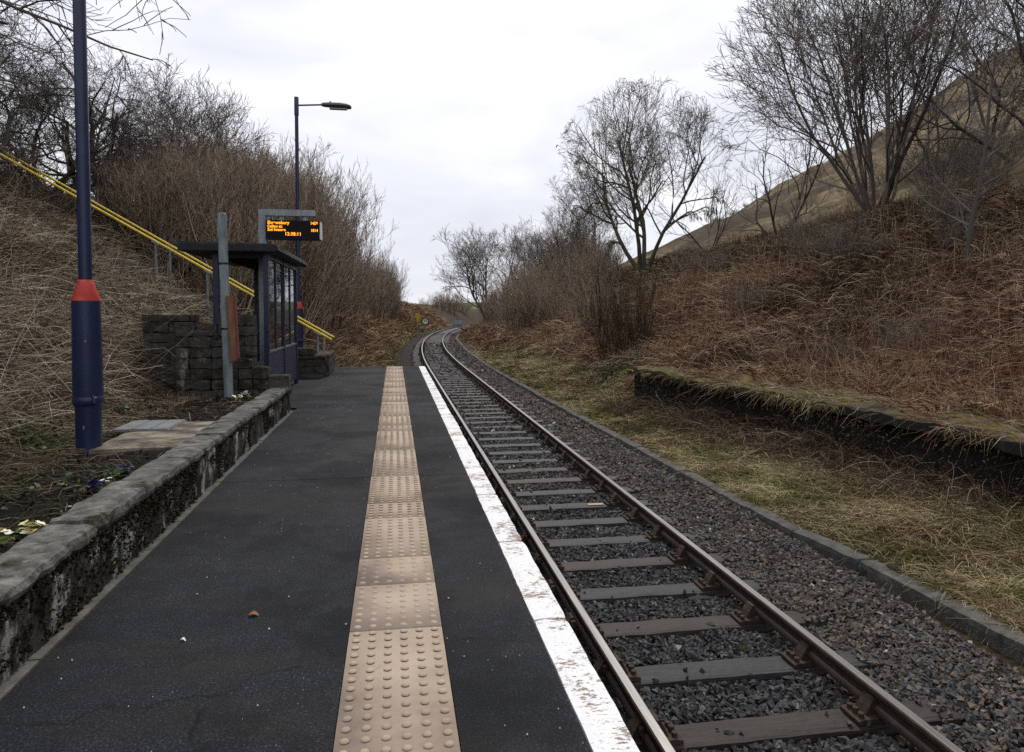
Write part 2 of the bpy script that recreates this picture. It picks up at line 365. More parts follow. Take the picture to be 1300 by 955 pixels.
M['g_moor'] = ground('moor_grass', [(.33, (.085, .062, .033)), (.5, (.165, .122, .065)), (.66, (.27, .21, .12))], 1.6, [(.045, (.46, .56), [(.35, (.035, .026, .016)), (.65, (.085, .06, .035))]), (.25, (.58, .68), [(.35, (.05, .035, .02)), (.65, (.10, .07, .04))])], .5)
M['g_green'] = ground('far_pasture', [(.33, (.07, .085, .03)), (.66, (.13, .14, .055))], .2, None, .2)

# plants
M['straw'] = strand_mat('dead_straw', [(0, (.045, .032, .022)), (.3, (.17, .125, .085)), (.62, (.34, .26, .18)), (.85, (.50, .41, .30)), (1, (.66, .58, .46))],
                        [(0, (.03, .04, .014)), (.5, (.085, .10, .03)), (1, (.26, .23, .11))], .55, (.58, .66))
M['vergegrass'] = strand_mat('dry_verge_grass', [(0, (.06, .046, .02)), (.35, (.19, .145, .068)), (.7, (.37, .30, .155)), (1, (.55, .47, .29))],
                             [(0, (.03, .038, .01)), (.5, (.11, .12, .033)), (1, (.27, .24, .09))], .9, (.48, .60))
M['bracken'] = strand_mat('dead_bracken_stems', [(0, (.04, .022, .013)), (.3, (.145, .077, .042)), (.62, (.265, .165, .098)), (.85, (.42, .305, .20)), (1, (.57, .46, .335))],
                          [(0, (.05, .022, .013)), (.5, (.19, .082, .044)), (1, (.36, .21, .125))], .5, (.54, .66))
M['bramble'] = strand_mat('bare_bramble_stems', [(0, (.03, .018, .012)), (.5, (.13, .078, .049)), (.85, (.31, .225, .155)), (1, (.5, .41, .31))])
M['bark'] = strand_mat('dark_bark', [(0, (.035, .03, .026)), (.5, (.115, .10, .086)), (1, (.23, .20, .175))])
M['twig'] = strand_mat('grey_brown_twigs', [(0, (.06, .051, .044)), (.5, (.16, .136, .114)), (1, (.30, .26, .225))])
M['thicket'] = strand_mat('brown_thicket_stems', [(0, (.08, .058, .043)), (.35, (.23, .168, .122)), (.7, (.38, .295, .222)), (1, (.54, .46, .37))])
M['darkshrub'] = strand_mat('dark_broom_stems', [(0, (.02, .016, .011)), (.5, (.07, .048, .032)), (1, (.17, .115, .078))])
M['pale'] = strand_mat('pale_birch_bark', [(0, (.06, .056, .045)), (.5, (.12, .114, .098)), (1, (.22, .21, .185))])
m, t, b = nt('mossy_trunk'); v = wpos(t)
setin(b, t, 'Base Color', mix(t, ramp(t, noise(t, v, 2.5, 5), [(.42, 0), (.58, 1)]), (.045, .04, .034), (.075, .075, .028))); setin(b, t, 'Roughness', .95); bump(t, b, noise(t, v, 30, 5), .6, .02); M['mossbark'] = m
M['leaf'] = strand_mat('dark_green_leaves', [(0, (.012, .025, .008)), (.5, (.028, .055, .016)), (1, (.06, .10, .03))], rough=.55)
M['primleaf'] = strand_mat('primrose_leaves', [(0, (.06, .09, .02)), (1, (.16, .21, .06))], rough=.6)
M['petal_cream'] = strand_mat('cream_petals', [(0, (.72, .62, .28)), (.6, (.78, .72, .5)), (1, (.8, .78, .66))], rough=.6)
M['petal_white'] = strand_mat('white_petals', [(0, (.7, .7, .7)), (1, (.82, .82, .82))], rough=.6)
M['petal_violet'] = strand_mat('violet_petals', [(0, (.05, .025, .22)), (1, (.11, .06, .40))], rough=.6)
M['deadleaf'] = simple('orange_dead_leaf', [(.3, (.16, .06, .03)), (.7, (.28, .12, .06))], 40, .8, .3)

# ------------------------------------------------------------------ terrain
def xc(y):
    y = np.asarray(y, float); u = np.clip(y-30, 0, None)
    return 2.18 + np.where(u < 130, u*u/920, 130*130/920 + (u-130)*260/920)
def dxc(y):
    u = np.clip(np.asarray(y, float)-30, 0, 130); return u*2/920
def dlat(x, y):
    s = dxc(y); return (np.asarray(x, float)-xc(y))/np.sqrt(1+s*s)
PLAT_END = 18.95
def kerb_x(y):
    return np.interp(y, [-6, 4.5, 6.4, 7.3, 9.7, 12, 19, 27, 33, 47, 65, 87, 140], [4.45, 4.41, 4.36, 4.25, 4.18, 4.15, 4.06, 4.03, 4.05, 4.45, 5.35, 7.55, 16.4])
def height(x, y, bumpy=True):
    x = np.asarray(x, float); y = np.asarray(y, float); d = dlat(x, y)
    n1 = fbm(x*.35, y*.35, seed=3, oct=3)*.22; n2 = fbm(x*1.6, y*1.6, seed=9, oct=3)*.05
    nb = (n1+n2) if bumpy else 0
    # right side
    verge = -1.0 + .06*(d-2.3) + n2*.7
    zr_near = np.where(d < 5.0, verge, np.where(d < 5.6, verge+(-.14-verge)*sstep(5.0, 5.6, d), -.14+n2*.6))
    crest_n = 15.8; s_n = .54
    zr_near = np.where(d > 7.2, -.14 + s_n*(np.minimum(d, crest_n)-7.2) + nb*sstep(7.2, 8.4, d), zr_near)
    zr_far = np.where(d < 4.0, verge, verge + .43*(np.minimum(d, crest_n)-4.0)+nb*sstep(4, 5, d))
    w = sstep(17.3, 21, y + 0*x)
    w = np.where((d < 7.4), sstep(18.0, 18.7, y), w)
    zr = zr_near*(1-w)+zr_far*w
    # bank gets lower far along the line, then the hill behind it
    zr = np.where(d > 4, zr*(1-.25*sstep(60, 130, y)), zr)
    ridge = 31.5 - 5.0*sstep(60, 160, y) - 8.5*sstep(140, 230, y) - 9*sstep(230, 520, y) + 2.5*fbm(y*.03, y*0, seed=21)
    q = np.clip((d-crest_n)/52, 0, 1)
    hill = (ridge-5.)*(q*.82+.18*q*q) + 1.1*fbm(x*.09, y*.05, seed=31, oct=4)*sstep(16, 30, d)
    zr = zr + np.where(d > crest_n, hill, 0) - np.where(d > 70, (d-70)*.02, 0)
    # left side
    zb = -1.1 + .65*(-2.75-d); crest = 5.1 - 3.2*sstep(85, 135, y) + .04*(-12-d)
    bank = np.minimum(zb, crest) + nb*sstep(-3.0, -4.2, d)*-1
    bank = np.where(d > -2.75, -1.12, np.maximum(bank, -1.12))
    bed = .27+n2*.5
    near = np.where(x > -1.5, -1.19, np.where(x > -2.7, bed, np.maximum(bed, .3+.65*(-2.7-x)+nb)))
    near = np.minimum(near, crest+nb)
    rec = np.where(x > -3.42, -.35, near)
    near = np.where((y > 10.95) & (y < 18.05), rec, near)
    wl = sstep(PLAT_END-.6, PLAT_END-.2, y); wl = np.where(x < -3.42, sstep(14, 22, y), wl)
    zl = near*(1-wl)+bank*wl
    z = np.where(d > 2.0, zr, np.where(d < -2.0, zl, -1.19))
    kx = kerb_x(y); z = np.where((x > 3.0) & (d > 0) & (x < kx+.3) & (y < 60), np.where(x < kx+.12, -1.17+.05*sstep(3.2, 4.0, x), zr), z); z = np.where((d > 1.9) & (d <= 2.2) & (y >= 60), -1.19 + (zr+1.19)*sstep(1.98, 2.12, d), z)
    far = sstep(250, 600, y)
    z = z*(1-far) + far*(5+6*fbm(x*.006, y*.006, seed=40)+.006*(y-250))
    return z

def build_ground():
    xs = np.unique(np.round(np.concatenate([np.arange(-600, -60, 40), np.arange(-60, -16, 2.), np.arange(-16, -3.7, .4), np.arange(-3.7, 7.0, .1), np.arange(7, 26, .4), np.arange(26, 100, 1.), np.arange(100, 700, 40)]), 3))
    ys = np.unique(np.round(np.concatenate([np.arange(-30, -6, 2.), np.arange(-6, 24.01, .3), np.arange(24, 70, .8), np.arange(70, 220, 3.), np.arange(220, 1600, 40)]), 3))
    X, Y = np.meshgrid(xs, ys, indexing='ij'); Z = height(X, Y)
    V = np.stack([X, Y, Z], -1).reshape(-1, 3); nx, ny = X.shape
    i = (np.arange(nx-1)[:, None]*ny+np.arange(ny-1)[None, :]).ravel()
    Q = np.stack([i, i+ny, i+ny+1, i+1], 1)
    me = raw_mesh('ground', V, quads=Q, smooth=True)
    for k in ('g_ballast', 'g_soil', 'g_straw', 'g_verge', 'g_bracken', 'g_moor', 'g_green'): me.materials.append(M[k])
    c = V[Q].mean(1); d = dlat(c[:, 0], c[:, 1]); x, y = c[:, 0], c[:, 1]
    mi = np.zeros(len(Q), int)
    mi[d > 2.1] = 3; mi[(d > 5.0) & (y < 18.6)] = 4; mi[(d > 4.6) & (y >= 18.6)] = 4; mi[d > 16.5] = 5
    mi[(d < -2.3)] = 2; mi[(x < -1.5) & (x > -2.75) & (y < 11)] = 1
    mi[y > 280] = 6
    me.polygons.foreach_set('material_index', mi.astype(np.int32))
    return tag(link('ground', me, None), kind='structure')
build_ground()

# ------------------------------------------------------------------ platform (structure)
BAYS = [-4, -.6, 2.05, 6.24, 9.87, 12.4, 15.6, PLAT_END]
plat = empty('platform', (0, 8, 0), 'asphalt railway platform with buff tactile strip and white edge', 'platform', kind='structure')
mb = MB(); mb.box(-1.44, .5, -4, PLAT_END-.02, -1.3, -.03); mb.box(-3.4, -1.44, 10.97, 18.1, -.4, -.03); mb.build('platform_core', M['dark_core'], plat)
mb = MB()
for k in range(len(BAYS)-1):
    y0, y1 = BAYS[k]+.005, BAYS[k+1]-.005; r = [.1, .5, .25, .7, .2, .6, .9][k]
    mb.box(.203, .608, y0, y1, -.028, 0, r); mb.box(-1.398, -.203, y0, y1, -.028, -.001, (r*1.7) % 1)
mb.box(-3.4, -1.402, 11.0, 18.05, -.028, -.002, .8)
mb.build('asphalt', M['asphalt'], plat)
mb = MB(); y = -4.
while y < 10.6:
    L = random.uniform(.8, 1.3); mb.box(-1.46+random.uniform(-.004, .004), -1.402, y, min(y+L, 10.62)-.006, -.028, .006+random.uniform(-.003, .004), random.random()); y += L
mb.build('gutter_strip', M['gutter'], plat)
# tactile paving with real blisters (six rows, staggered joints)
mb = MB(); cuts = [-4]
for c_ in (3.73, 4.14, 4.96, 6.24, 9.87, 11.01, 12.26, 13.54, 15.6, PLAT_END):
    while c_-cuts[-1] > 1.21: cuts.append(cuts[-1]+ (1.2 if c_-cuts[-1] > 1.6 else .4))
    cuts.append(c_)
for a, b_ in zip(cuts, cuts[1:]):
    h = random.uniform(0, .005); g = .006 if b_-a > .35 else .004
    mb.box(-.199, .199, a+g, b_-g, -.028, .003+h, random.random())
slab_quads = None
yy = np.arange(-.5, PLAT_END-.05, .0667); xx = (np.arange(6)-2.5)*.0667
GX, GY = np.meshgrid(xx, yy, indexing='ij'); GX, GY = GX.ravel(), GY.ravel()
prof = [(.0165, 0.0), (.0135, .0032), (.0075, .0046)]; nn = 10
tmpl = np.array([(r*cos(2*pi*k/nn), r*sin(2*pi*k/nn), z) for r, z in prof for k in range(nn)]+[(0, 0, .005)])
V = (tmpl[None]+np.stack([GX, GY, np.full_like(GX, .0065)], 1)[:, None]).reshape(-1, 3)
tf = [(i*nn+k, i*nn+(k+1) % nn, (i+1)*nn+(k+1) % nn, (i+1)*nn+k) for i in range(2) for k in range(nn)]
tt = [(2*nn+k, 2*nn+(k+1) % nn, 3*nn) for k in range(nn)]
B = len(mb.V); nb = len(tmpl)
Vall = np.concatenate([np.array(mb.V), V]) - np.array((0, 8, 0))
off = (B+np.arange(len(GX))*nb)
Qb = (np.array(tf)[None]+off[:, None, None]).reshape(-1, 4); Tb = (np.array(tt)[None]+off[:, None, None]).reshape(-1, 3)
me = raw_mesh('tactile_paving', Vall, quads=np.concatenate([np.array(mb.F), Qb]), tris=Tb, rnd=np.concatenate([np.array(mb.rn), np.full(len(V), .4)]))
link('tactile_paving', me, M['buff'], plat)
mb = MB(); edges = [-4, -2.8, -1.6, -.4, .8, 2.0, 3.2, 4.35, 5.5, 6.6, 7.6, 8.7, 9.9, 10.9, 12.0, 13.2, 14.3, 15.4, 16.6, 17.8, PLAT_END]
for a, b_ in zip(edges, edges[1:]):
    rough_box(mb, .612, .77+random.uniform(-.004, .004), a+.004, b_-.004, -.09, .005+random.uniform(-.002, .003), .05, .0028, 9, seed=3, rnd=random.random(), round_=.006)
mb.build('white_edge', M['edge'], plat)

# specks of grit and petals trodden into the asphalt
n = 260; px = R.uniform(-1.35, .6, n); py = 2.0+16*R.random(n)**1.8; s = .0012+.0032*R.random(n)**3+.00015*py
k6 = np.arange(5)*2*pi/5
V = np.stack([px[:, None]+s[:, None]*np.cos(k6)*R.uniform(.6, 1.3, (n, 5)), py[:, None]+s[:, None]*np.sin(k6)*R.uniform(.6, 1.3, (n, 5)), np.full((n, 5), .004)], -1)
top = np.stack([px, py, np.full(n, .0085)+s*.3], -1)[:, None]
V = np.concatenate([V, top], 1).reshape(-1, 3); o6 = np.arange(n)*6
T = np.concatenate([np.stack([o6+k, o6+(k+1) % 5, o6+5], 1) for k in range(5)])
tag(link('fallen_grit', raw_mesh('fallen_grit', V, tris=T, rnd=np.repeat(R.random(n), 6)), M['petal_white']), 'pale specks of grit and petals scattered over the asphalt', 'grit', kind='stuff')
def curl_leaf(name, loc, size, label, mat):
    vs = []; fs = []
    for i in range(7):
        u = i/6; w = size*.34*sin(pi*u**.8)+.001
        for j in range(5):
            q = (j-2)/2; vs.append((loc[0]+(u-.5)*size, loc[1]+q*w, loc[2]+.003+.35*w*q*q+.01*sin(5*u)*u))
    for i in range(6):
        for j in range(4): fs.append((i*5+j, i*5+j+1, i*5+j+6, i*5+j+5))
    mb = MB().add(vs, fs); return tag(mb.build(name, mat, None, True), label, 'leaf')
curl_leaf('dead_leaf', at_z(323, 781, .002), .055, 'curled orange dead leaf lying on the dark asphalt', M['deadleaf'])
curl_leaf('white_petal', at_z(233, 813, .002), .026, 'white petal lying on the asphalt beside the low wall', M['petal_white'])

# ------------------------------------------------------------------ track
def rail_profile():
    p = [(-.035, 0), (-.035, -.030), (-.022, -.044), (-.009, -.052), (-.009, -.098), (-.024, -.108), (-.034, -.118), (-.034, -.140), (-.028, -.146)]
    q = [(-.028, .0)]
    left = [(-.026, 0.0), (-.034, -.008)] + p[1:]
    right = [(-a, z) for a, z in reversed(left)]
    return left+right
RAIL_Z = -.93
def rail(offset, label):
    ys = np.concatenate([np.arange(-5, 30, 1.), np.arange(30, 180, 1.5)]); prof = rail_profile(); n = len(prof); V = []
    for y in ys:
        s = float(dxc(y)); nx, ny = 1/sqrt(1+s*s), -s/sqrt(1+s*s); bx = float(xc(y))
        for a, z in prof: V.append((bx+(offset+a)*nx, y+(offset+a)*ny, RAIL_Z+z))
    m_ = len(ys); i = np.arange(m_-1)[:, None]*n; j = np.arange(n)[None]
    Q = np.stack([i+j, i+(j+1) % n, i+n+(j+1) % n, i+n+j], -1).reshape(-1, 4)
    F = [tuple(q) for q in Q]+[tuple(range(n)), tuple(range((m_-1)*n+n-1, (m_-1)*n-1, -1))]
    mb = MB().add(V, F)
    return tag(mb.build('rail', M['rail'], None), label, 'rail', 'running rails of the single track')
rail(-.7525, 'steel running rail nearest the white platform edge')
rail(.7525, 'steel running rail on the side of the overgrown verge')

def chair_meshes():
    b = MB(); b.prism([(-.19, 0), (.19, 0), (.19, .022), (.15, .03), (-.15, .03), (-.19, .022)], -.095, .095)
    b.prism([(-.055, .03), (.055, .03), (.055, .042), (-.055, .042)], -.085, .085)
    for sx in (-1, 1):                                   # the two jaws
        b.prism([(sx*.045, .03), (sx*.115, .03), (sx*.095, .075), (sx*.062, .128), (sx*.042, .128), (sx*.036, .07)], -.05, .05)
        for sy in (-1, 1): b.tube([(sx*.15, sy*.055, .028), (sx*.15, sy*.055, .055)], .018, 8)
        b.tube([(sx*.15, 0, .028), (sx*.15, 0, .062)], .02, 6)
    k = MB(); k.box(-.036-.034, -.036+.004, -.085, .085, .062, .112, bev=.008)
    return b, k
CB, KB = chair_meshes()
def mesh_of(mb, name, mat, smooth=False):
    o = mb.build(name, mat, None, smooth); me = o.data; bpy.data.objects.remove(o); return me
chair_me = mesh_of(CB, 'rail_chair', M['chair']); key_me = mesh_of(KB, 'key', M['key'])
SL_TOP = -1.118
sl_me = []
for k in range(6):
    mb = MB(); rough_box(mb, -1.3, 1.3, -.128, .128, -.13, 0, .045, .005, 5, seed=50+k, rnd=.5, round_=.014)
    sl_me.append([mesh_of(mb, 'sleeper', None), ('sl_grey', 'sl_red', 'sl_brown')[k % 3]])
    sl_me[-1][0].materials.append(M[sl_me[-1][1]])
SNAME = {'sl_grey': 'dark grey timber sleeper bedded in ballast beneath both rails', 'sl_brown': 'brown weathered timber sleeper bedded in ballast beneath both rails', 'sl_red': 'reddish brown timber sleeper bedded in ballast beneath both rails'}
seq = [0, 2, 5, 1, 2, 0, 5, 2, 3, 4, 1, 3, 2, 0, 5, 3, 4]
ysl = []; y = 4.05-.735*8
while y < 150: ysl.append(y); y += .735
tagged = int(np.argmin([abs(q-at_z(775, 638, SL_TOP)[1]) for q in ysl]))
for i, y in enumerate(ysl):
    me, kind = sl_me[seq[(i*7+i//5) % len(seq)]]
    if i == tagged: me, kind = sl_me[0]
    s = float(dxc(y)); o = link('sleeper', me, None, None, (float(xc(y))+random.uniform(-.03, .03), y, SL_TOP))
    o.rotation_euler = (0, 0, atan2(s, 1)*-1+random.uniform(-.012, .012))
    tag(o, SNAME[kind], 'sleeper', 'timber sleepers under the track')
    if i == tagged:
        o['label'] = 'dark grey sleeper carrying a small pale tag plate near the outer rail'
        MBt = MB().box(-.1, .1, -.035, .035, .004, .01); tp = MBt.build('tag_plate', M['tagp'], None); tp.parent = o; tp.location = (.42, -.03, 0)
    if y < 60:
        for sx in (-1, 1):
            c = link('rail_chair', chair_me, None, o, (sx*.7525, 0, .001))
            k = link('key', key_me, None, c); k.scale = (-sx*1., 1, 1) if False else (1, 1, 1)
            if sx > 0: c.rotation_euler = (0, 0, pi)

# ballast stones
def stones(px, py, pz, size, rnd, flat=.7):
    oc = np.array([(1, 0, 0), (-1, 0, 0), (0, 1, 0), (0, -1, 0), (0, 0, 1.), (0, 0, -1.)])*1.15
    f = np.array([(0, 2, 4), (2, 1, 4), (1, 3, 4), (3, 0, 4), (2, 0, 5), (1, 2, 5), (3, 1, 5), (0, 3, 5)])
    n = len(px); P = (oc[None]+R.uniform(-.55, .55, (n, 6, 3)))*np.stack([R.uniform(.7, 1.4, n), R.uniform(.65, 1.1, n), R.uniform(.55, .95, n)*flat/.7], 1)[:, None]
    a = R.uniform(0, 2*pi, n); e = R.normal(0, .9, n); ca, sa, ce, se = np.cos(a), np.sin(a), np.cos(e), np.sin(e)
    x, y, z = P[..., 0], P[..., 1], P[..., 2]
    y, z = y*ce[:, None]-z*se[:, None], y*se[:, None]+z*ce[:, None]
    x, y = x*ca[:, None]-y*sa[:, None], x*sa[:, None]+y*ca[:, None]
    V = np.stack([x, y, z], -1)*size[:, None, None]*.5 + np.stack([px, py, pz], 1)[:, None]
    T = (f[None]+(np.arange(n)*6)[:, None, None]).reshape(-1, 3)
    return V.reshape(-1, 3), T, np.repeat(rnd, 6)
def ballast():
    px, py, sz = [], [], []
    for y0, y1, den, s in ((1.6, 8, 2700, .037), (8, 15, 1400, .046), (15, 30, 400, .075), (30, 60, 100, .12)):
        n = int((y1-y0)*3.45*den); px.append(R.uniform(-1.38, 2.02, n)); py.append(R.uniform(y0, y1, n)); sz.append(s*R.uniform(.55, 1.35, n))
    d = np.concatenate(px); y = np.concatenate(py); s = np.concatenate(sz)
    # keep the sleeper tops mostly clear
    ph = np.abs((y-ysl[0]+.3675) % .735-.3675); on = (ph < .15) & (np.abs(d) < 1.3)
    keep = (~on) | ((R.random(len(d)) < .004) | ((d > 1.12) & (R.random(len(d)) < .22)))
    keep &= ~((np.abs(np.abs(d)-.7525) < .05) & on)
    d, y, s = d[keep], y[keep], s[keep]; on = on[keep]
    lvl = np.where(np.abs(d) < .7, SL_TOP-.036, np.where(d > .8, SL_TOP-.035+.02*fbm(d*2, y*1.2, seed=5), SL_TOP-.075))
    lvl = np.where(d > 1.2, lvl+(d-1.2)*.12, lvl)
    z = np.where(on, SL_TOP+.008, lvl+.022*fbm(d*3, y*3, seed=8)+R.uniform(-.022, .022, len(d)))
    br = np.clip(.10+.45*fbm(d*.9, y*.5, seed=14)+.85*(d > .8), 0, 1)
    rnd = np.where(R.random(len(d)) < br*.62, R.uniform(.72, .965, len(d)), R.uniform(0, .68, len(d))**1.15); rnd = np.where((d > .8) & (rnd < .45), rnd*.6+.2+.3*(R.random(len(d)) < .4), rnd); rnd = np.where(R.random(len(d)) < .006, 1., rnd)
    V, T, rn = stones(d+xc(y), y, z, s, rnd)
    tag(link('ballast', raw_mesh('ballast', V, tris=T, rnd=rn), M['ballast']), 'grey and brown stone ballast between the platform and the kerb', 'ballast', kind='stuff')
ballast()

# concrete kerb stones along the verge
y = 6.5-1.02*9
for k in range(60):
    L = 1.0; y0, y1 = y, y+L-.004; y += 1.0 if k < 35 else 1.0
    if y > 52: break
    mb = MB(); x0, x1 = float(kerb_x(y0)), float(kerb_x(y1)); cx_, cy_ = (x0+x1)/2, (y0+y1)/2
    rough_box(mb, .0, .195, -L/2+.002, L/2-.002, -.22, random.uniform(-.005, .005), .06, .006, 6, seed=80+k, rnd=random.random(), round_=.012)
    o = mb.build('kerb_stone', M['kerb'], None); o.location = (cx_, cy_, -.975); o.rotation_euler = (random.uniform(-.008, .008), random.uniform(-.02, .02), atan2(-(x1-x0), y1-y0)+random.uniform(-.008, .008))
    tag(o, 'long grey concrete kerb stone between ballast and verge', 'kerb stone', 'concrete kerb stones along the verge')
mb = MB(); ysk = np.arange(52, 150, 2.)
for a in ysk: mb.bar((float(kerb_x(a))+.1, a, -1.05), (float(kerb_x(a+2))+.1, a+2, -1.05), .2, .18)
tag(mb.build('kerb', M['kerb'], None), 'far run of concrete kerb following the curve of the track', 'kerb')

# ------------------------------------------------------------------ strands (grass, stems, twigs)
def strands(pts, wid, rnd, n=2):
    """pts (m,k,3), wid (m,k): ribbons (n=2) or n-sided tubes"""
    m_, k_ = pts.shape[:2]
    tg = np.gradient(pts, axis=1); tg /= np.linalg.norm(tg, axis=2, keepdims=True)+1e-9
    rv = R.normal(0, 1, (m_, 1, 3)); u = np.cross(tg, rv); u /= np.linalg.norm(u, axis=2, keepdims=True)+1e-9; w = np.cross(tg, u)
    if n == 2: V = np.stack([pts-u*wid[..., None], pts+u*wid[..., None]], 2)
    else: V = np.stack([pts+wid[..., None]*(u*cos(2*pi*a/n)+w*sin(2*pi*a/n)) for a in range(n)], 2)
    base = (np.arange(m_)*k_*n)[:, None, None]+(np.arange(k_-1)*n)[None, :, None]
    if n == 2: Q = np.stack([base[..., 0], base[..., 0]+1, base[..., 0]+3, base[..., 0]+2], -1).reshape(-1, 4)
    else:
        a = np.arange(n)[None, None]; b_ = (a+1) % n
        Q = np.stack([base+a, base+b_, base+n+b_, base+n+a], -1).reshape(-1, 4)
    return V.reshape(-1, 3), Q, np.repeat(rnd, k_*n)
class Cover:
    def __init__(s): s.V = []; s.Q = []; s.r = []; s.n = 0
    def add(s, V, Q, r): s.V.append(V); s.Q.append(Q+s.n); s.r.append(r); s.n += len(V)
    def build(s, name, mat, label, cat, kind='stuff', parent=None, group=None):
        V = np.concatenate(s.V)
        if parent is not None: V = V-world_loc(parent)
        o = link(name, raw_mesh(name, V, quads=np.concatenate(s.Q), rnd=np.concatenate(s.r), smooth=False), mat, parent)
        if label: tag(o, label, cat, group, kind)
        return o
def stalks(cov, x, y, L, up, az, azs, droop, w, K=5, side=2, wob=.12, clamp=True, z=None, rnd=None, lift=.01):
    n = len(x); z0 = height(x, y) if z is None else z
    a = az+R.normal(0, azs, n); e = np.clip(up+R.normal(0, .22, n), -.1, 1.5)
    d0 = np.stack([np.cos(a)*np.cos(e), np.sin(a)*np.cos(e), np.sin(e)], 1)
    t_ = np.linspace(0, 1, K)[None, :, None]
    P = np.stack([x, y, z0-.01], 1)[:, None]+d0[:, None]*L[:, None, None]*t_
    P[..., 2] -= (droop*L)[:, None]*t_[..., 0]**2
    P += wob*L[:, None, None]*R.normal(0, 1, (n, 1, 3))*t_**2*np.array((1, 1, .5)) + .03*L[:, None, None]*R.normal(0, 1, (n, K, 3))*t_
    if clamp:
        h = height(P[..., 0], P[..., 1]) + lift + R.random((n, 1))*.05
        P[..., 2] = np.where(t_[..., 0] > .01, np.maximum(P[..., 2], h), P[..., 2])
    dist = np.sqrt(x*x+y*y); wd = np.maximum(w, dist*.00032)[:, None]*(1-.65*t_[..., 0]**1.5)
    cov.add(*strands(P, wd*np.ones((n, K)), R.random(n) if rnd is None else rnd, side))

def sample(n, fx, fy, keep):
    x = R.uniform(*fx, n); y = R.uniform(*fy, n); k = keep(x, y); return x[k], y[k]
def by_dist(n, x0, x1, y0, y1, p, keep):
    """positions whose density falls off with distance from the viewer"""
    X, Y = [], []; got = 0
    while got < n:
        x = R.uniform(x0, x1, n*2); y = R.uniform(y0, y1, n*2); d = np.sqrt(x*x+y*y)
        k = (R.random(len(x)) < (5./np.maximum(d, 5))**p) & keep(x, y); X.append(x[k]); Y.append(y[k]); got += k.sum()
    return np.concatenate(X)[:n], np.concatenate(Y)[:n]

no_rec = lambda x, y: ~((y > 10.7) & (y < 18.2) & (x > -3.6)) & ~((y > 10.2) & (y < 10.85) & (x > -3.4))
# left bank: matted straw
cov = Cover()
k1 = lambda x, y: (x < -2.75-.4*R.random(len(x))) & no_rec(x, y) & (dlat(x, y) < -4.6)
x, y = by_dist(84000, -13, -2.5, 2.2, 24, 1.1, k1); n = len(x)
patch = .3*fbm(x*.9, y*.9, seed=60)
stalks(cov, x, y, R.uniform(.1, .45, n)*(1+.35*fbm(x*1.4, y*1.4, seed=62)), .25, .3, 1.4, R.uniform(.05, .35, n), R.uniform(.0011, .0024, n), 4, wob=.05, rnd=np.clip(R.random(n)**1.15+patch, 0, 1), lift=.006)
x, y = by_dist(6500, -13, -2.6, 2.2, 24, 1.0, lambda x, y: k1(x, y) & (fbm(x*.7, y*.7, seed=61) > -.15)); n = len(x)
stalks(cov, x, y, R.uniform(.35, 1.05, n), .3, .15, 1.0, R.uniform(.15, .5, n), R.uniform(.0016, .0034, n), 5, wob=.05, rnd=np.clip(.35+.75*R.random(n), 0, 1))
x, y = by_dist(2200, -12, -2.8, 3, 22, .8, k1); n = len(x)
stalks(cov, x, y, R.uniform(.5, 1.5, n), .85, .4, 1.8, R.uniform(.0, .25, n), R.uniform(.0014, .0028, n), 5, side=3, wob=.05, rnd=R.random(n)**1.6)
cov.build('dead_grass', M['straw'], 'matted dead straw and stalks covering the left bank', 'dead grass')
# dark loose litter and low leaves at the foot of the bank
cov = Cover()
x, y = by_dist(5200, -2.95, -1.72, 1.8, 10.2, 1.2, lambda x, y: (~((y > 6.2) & (y < 7.9) & (x > -2.5)) | (R.random(len(x)) < .25)) & (R.random(len(x)) < np.where(x < -2.45, 1, .13))); n = len(x)
stalks(cov, x, y, R.uniform(.06, .35, n), .1, .0, 2.5, R.uniform(.1, .4, n), R.uniform(.0014, .0026, n), 4, rnd=R.random(n)*.62)
cov.build('bed_litter', M['straw'], 'loose dry stalks lying on the dark soil behind the low wall', 'plant litter')
n = 5200; x = R.uniform(-2.95, -1.70, n); y = 1.6+8.8*R.random(n)**1.3; k = ~((y > 6.2) & (y < 7.8) & (x > -2.55)); x, y = x[k], y[k]; n = len(x)
V, T, rn = stones(x, y, height(x, y)+.002, .008+.045*R.random(n)**2.5, R.random(n))
M['clod'] = strand_mat('dark_soil_clods', [(0, (.006, .0055, .0045)), (.6, (.02, .017, .013)), (1, (.05, .04, .03))])
tag(link('bed_soil', raw_mesh('bed_soil', V, tris=T, rnd=rn), M['clod']), 'dark crumbly soil in the flower bed behind the low wall', 'soil', kind='stuff')
def leaf_cloud(x, y, z, size, rnd, tilt=.6):
    n = len(x); a = R.uniform(0, 2*pi, n); t_ = R.normal(0, tilt, n)
    u = np.stack([np.cos(a)*np.cos(t_), np.sin(a)*np.cos(t_), np.sin(t_)], 1); v = np.stack([-np.sin(a), np.cos(a), R.normal(0, .4, n)], 1)
    c = np.stack([x, y, z], 1); s = size[:, None]
    nrm = np.cross(u, v); V = np.stack([c-u*s*.5, c+v*s*.28+nrm*s*.06, c+u*s*.5, c-v*s*.28+nrm*s*.06], 1).reshape(-1, 3)
    i = np.arange(n)*4; Q = np.stack([i, i+1, i+2, i+3], 1)
    return V, Q, np.repeat(rnd, 4)
cov = Cover()
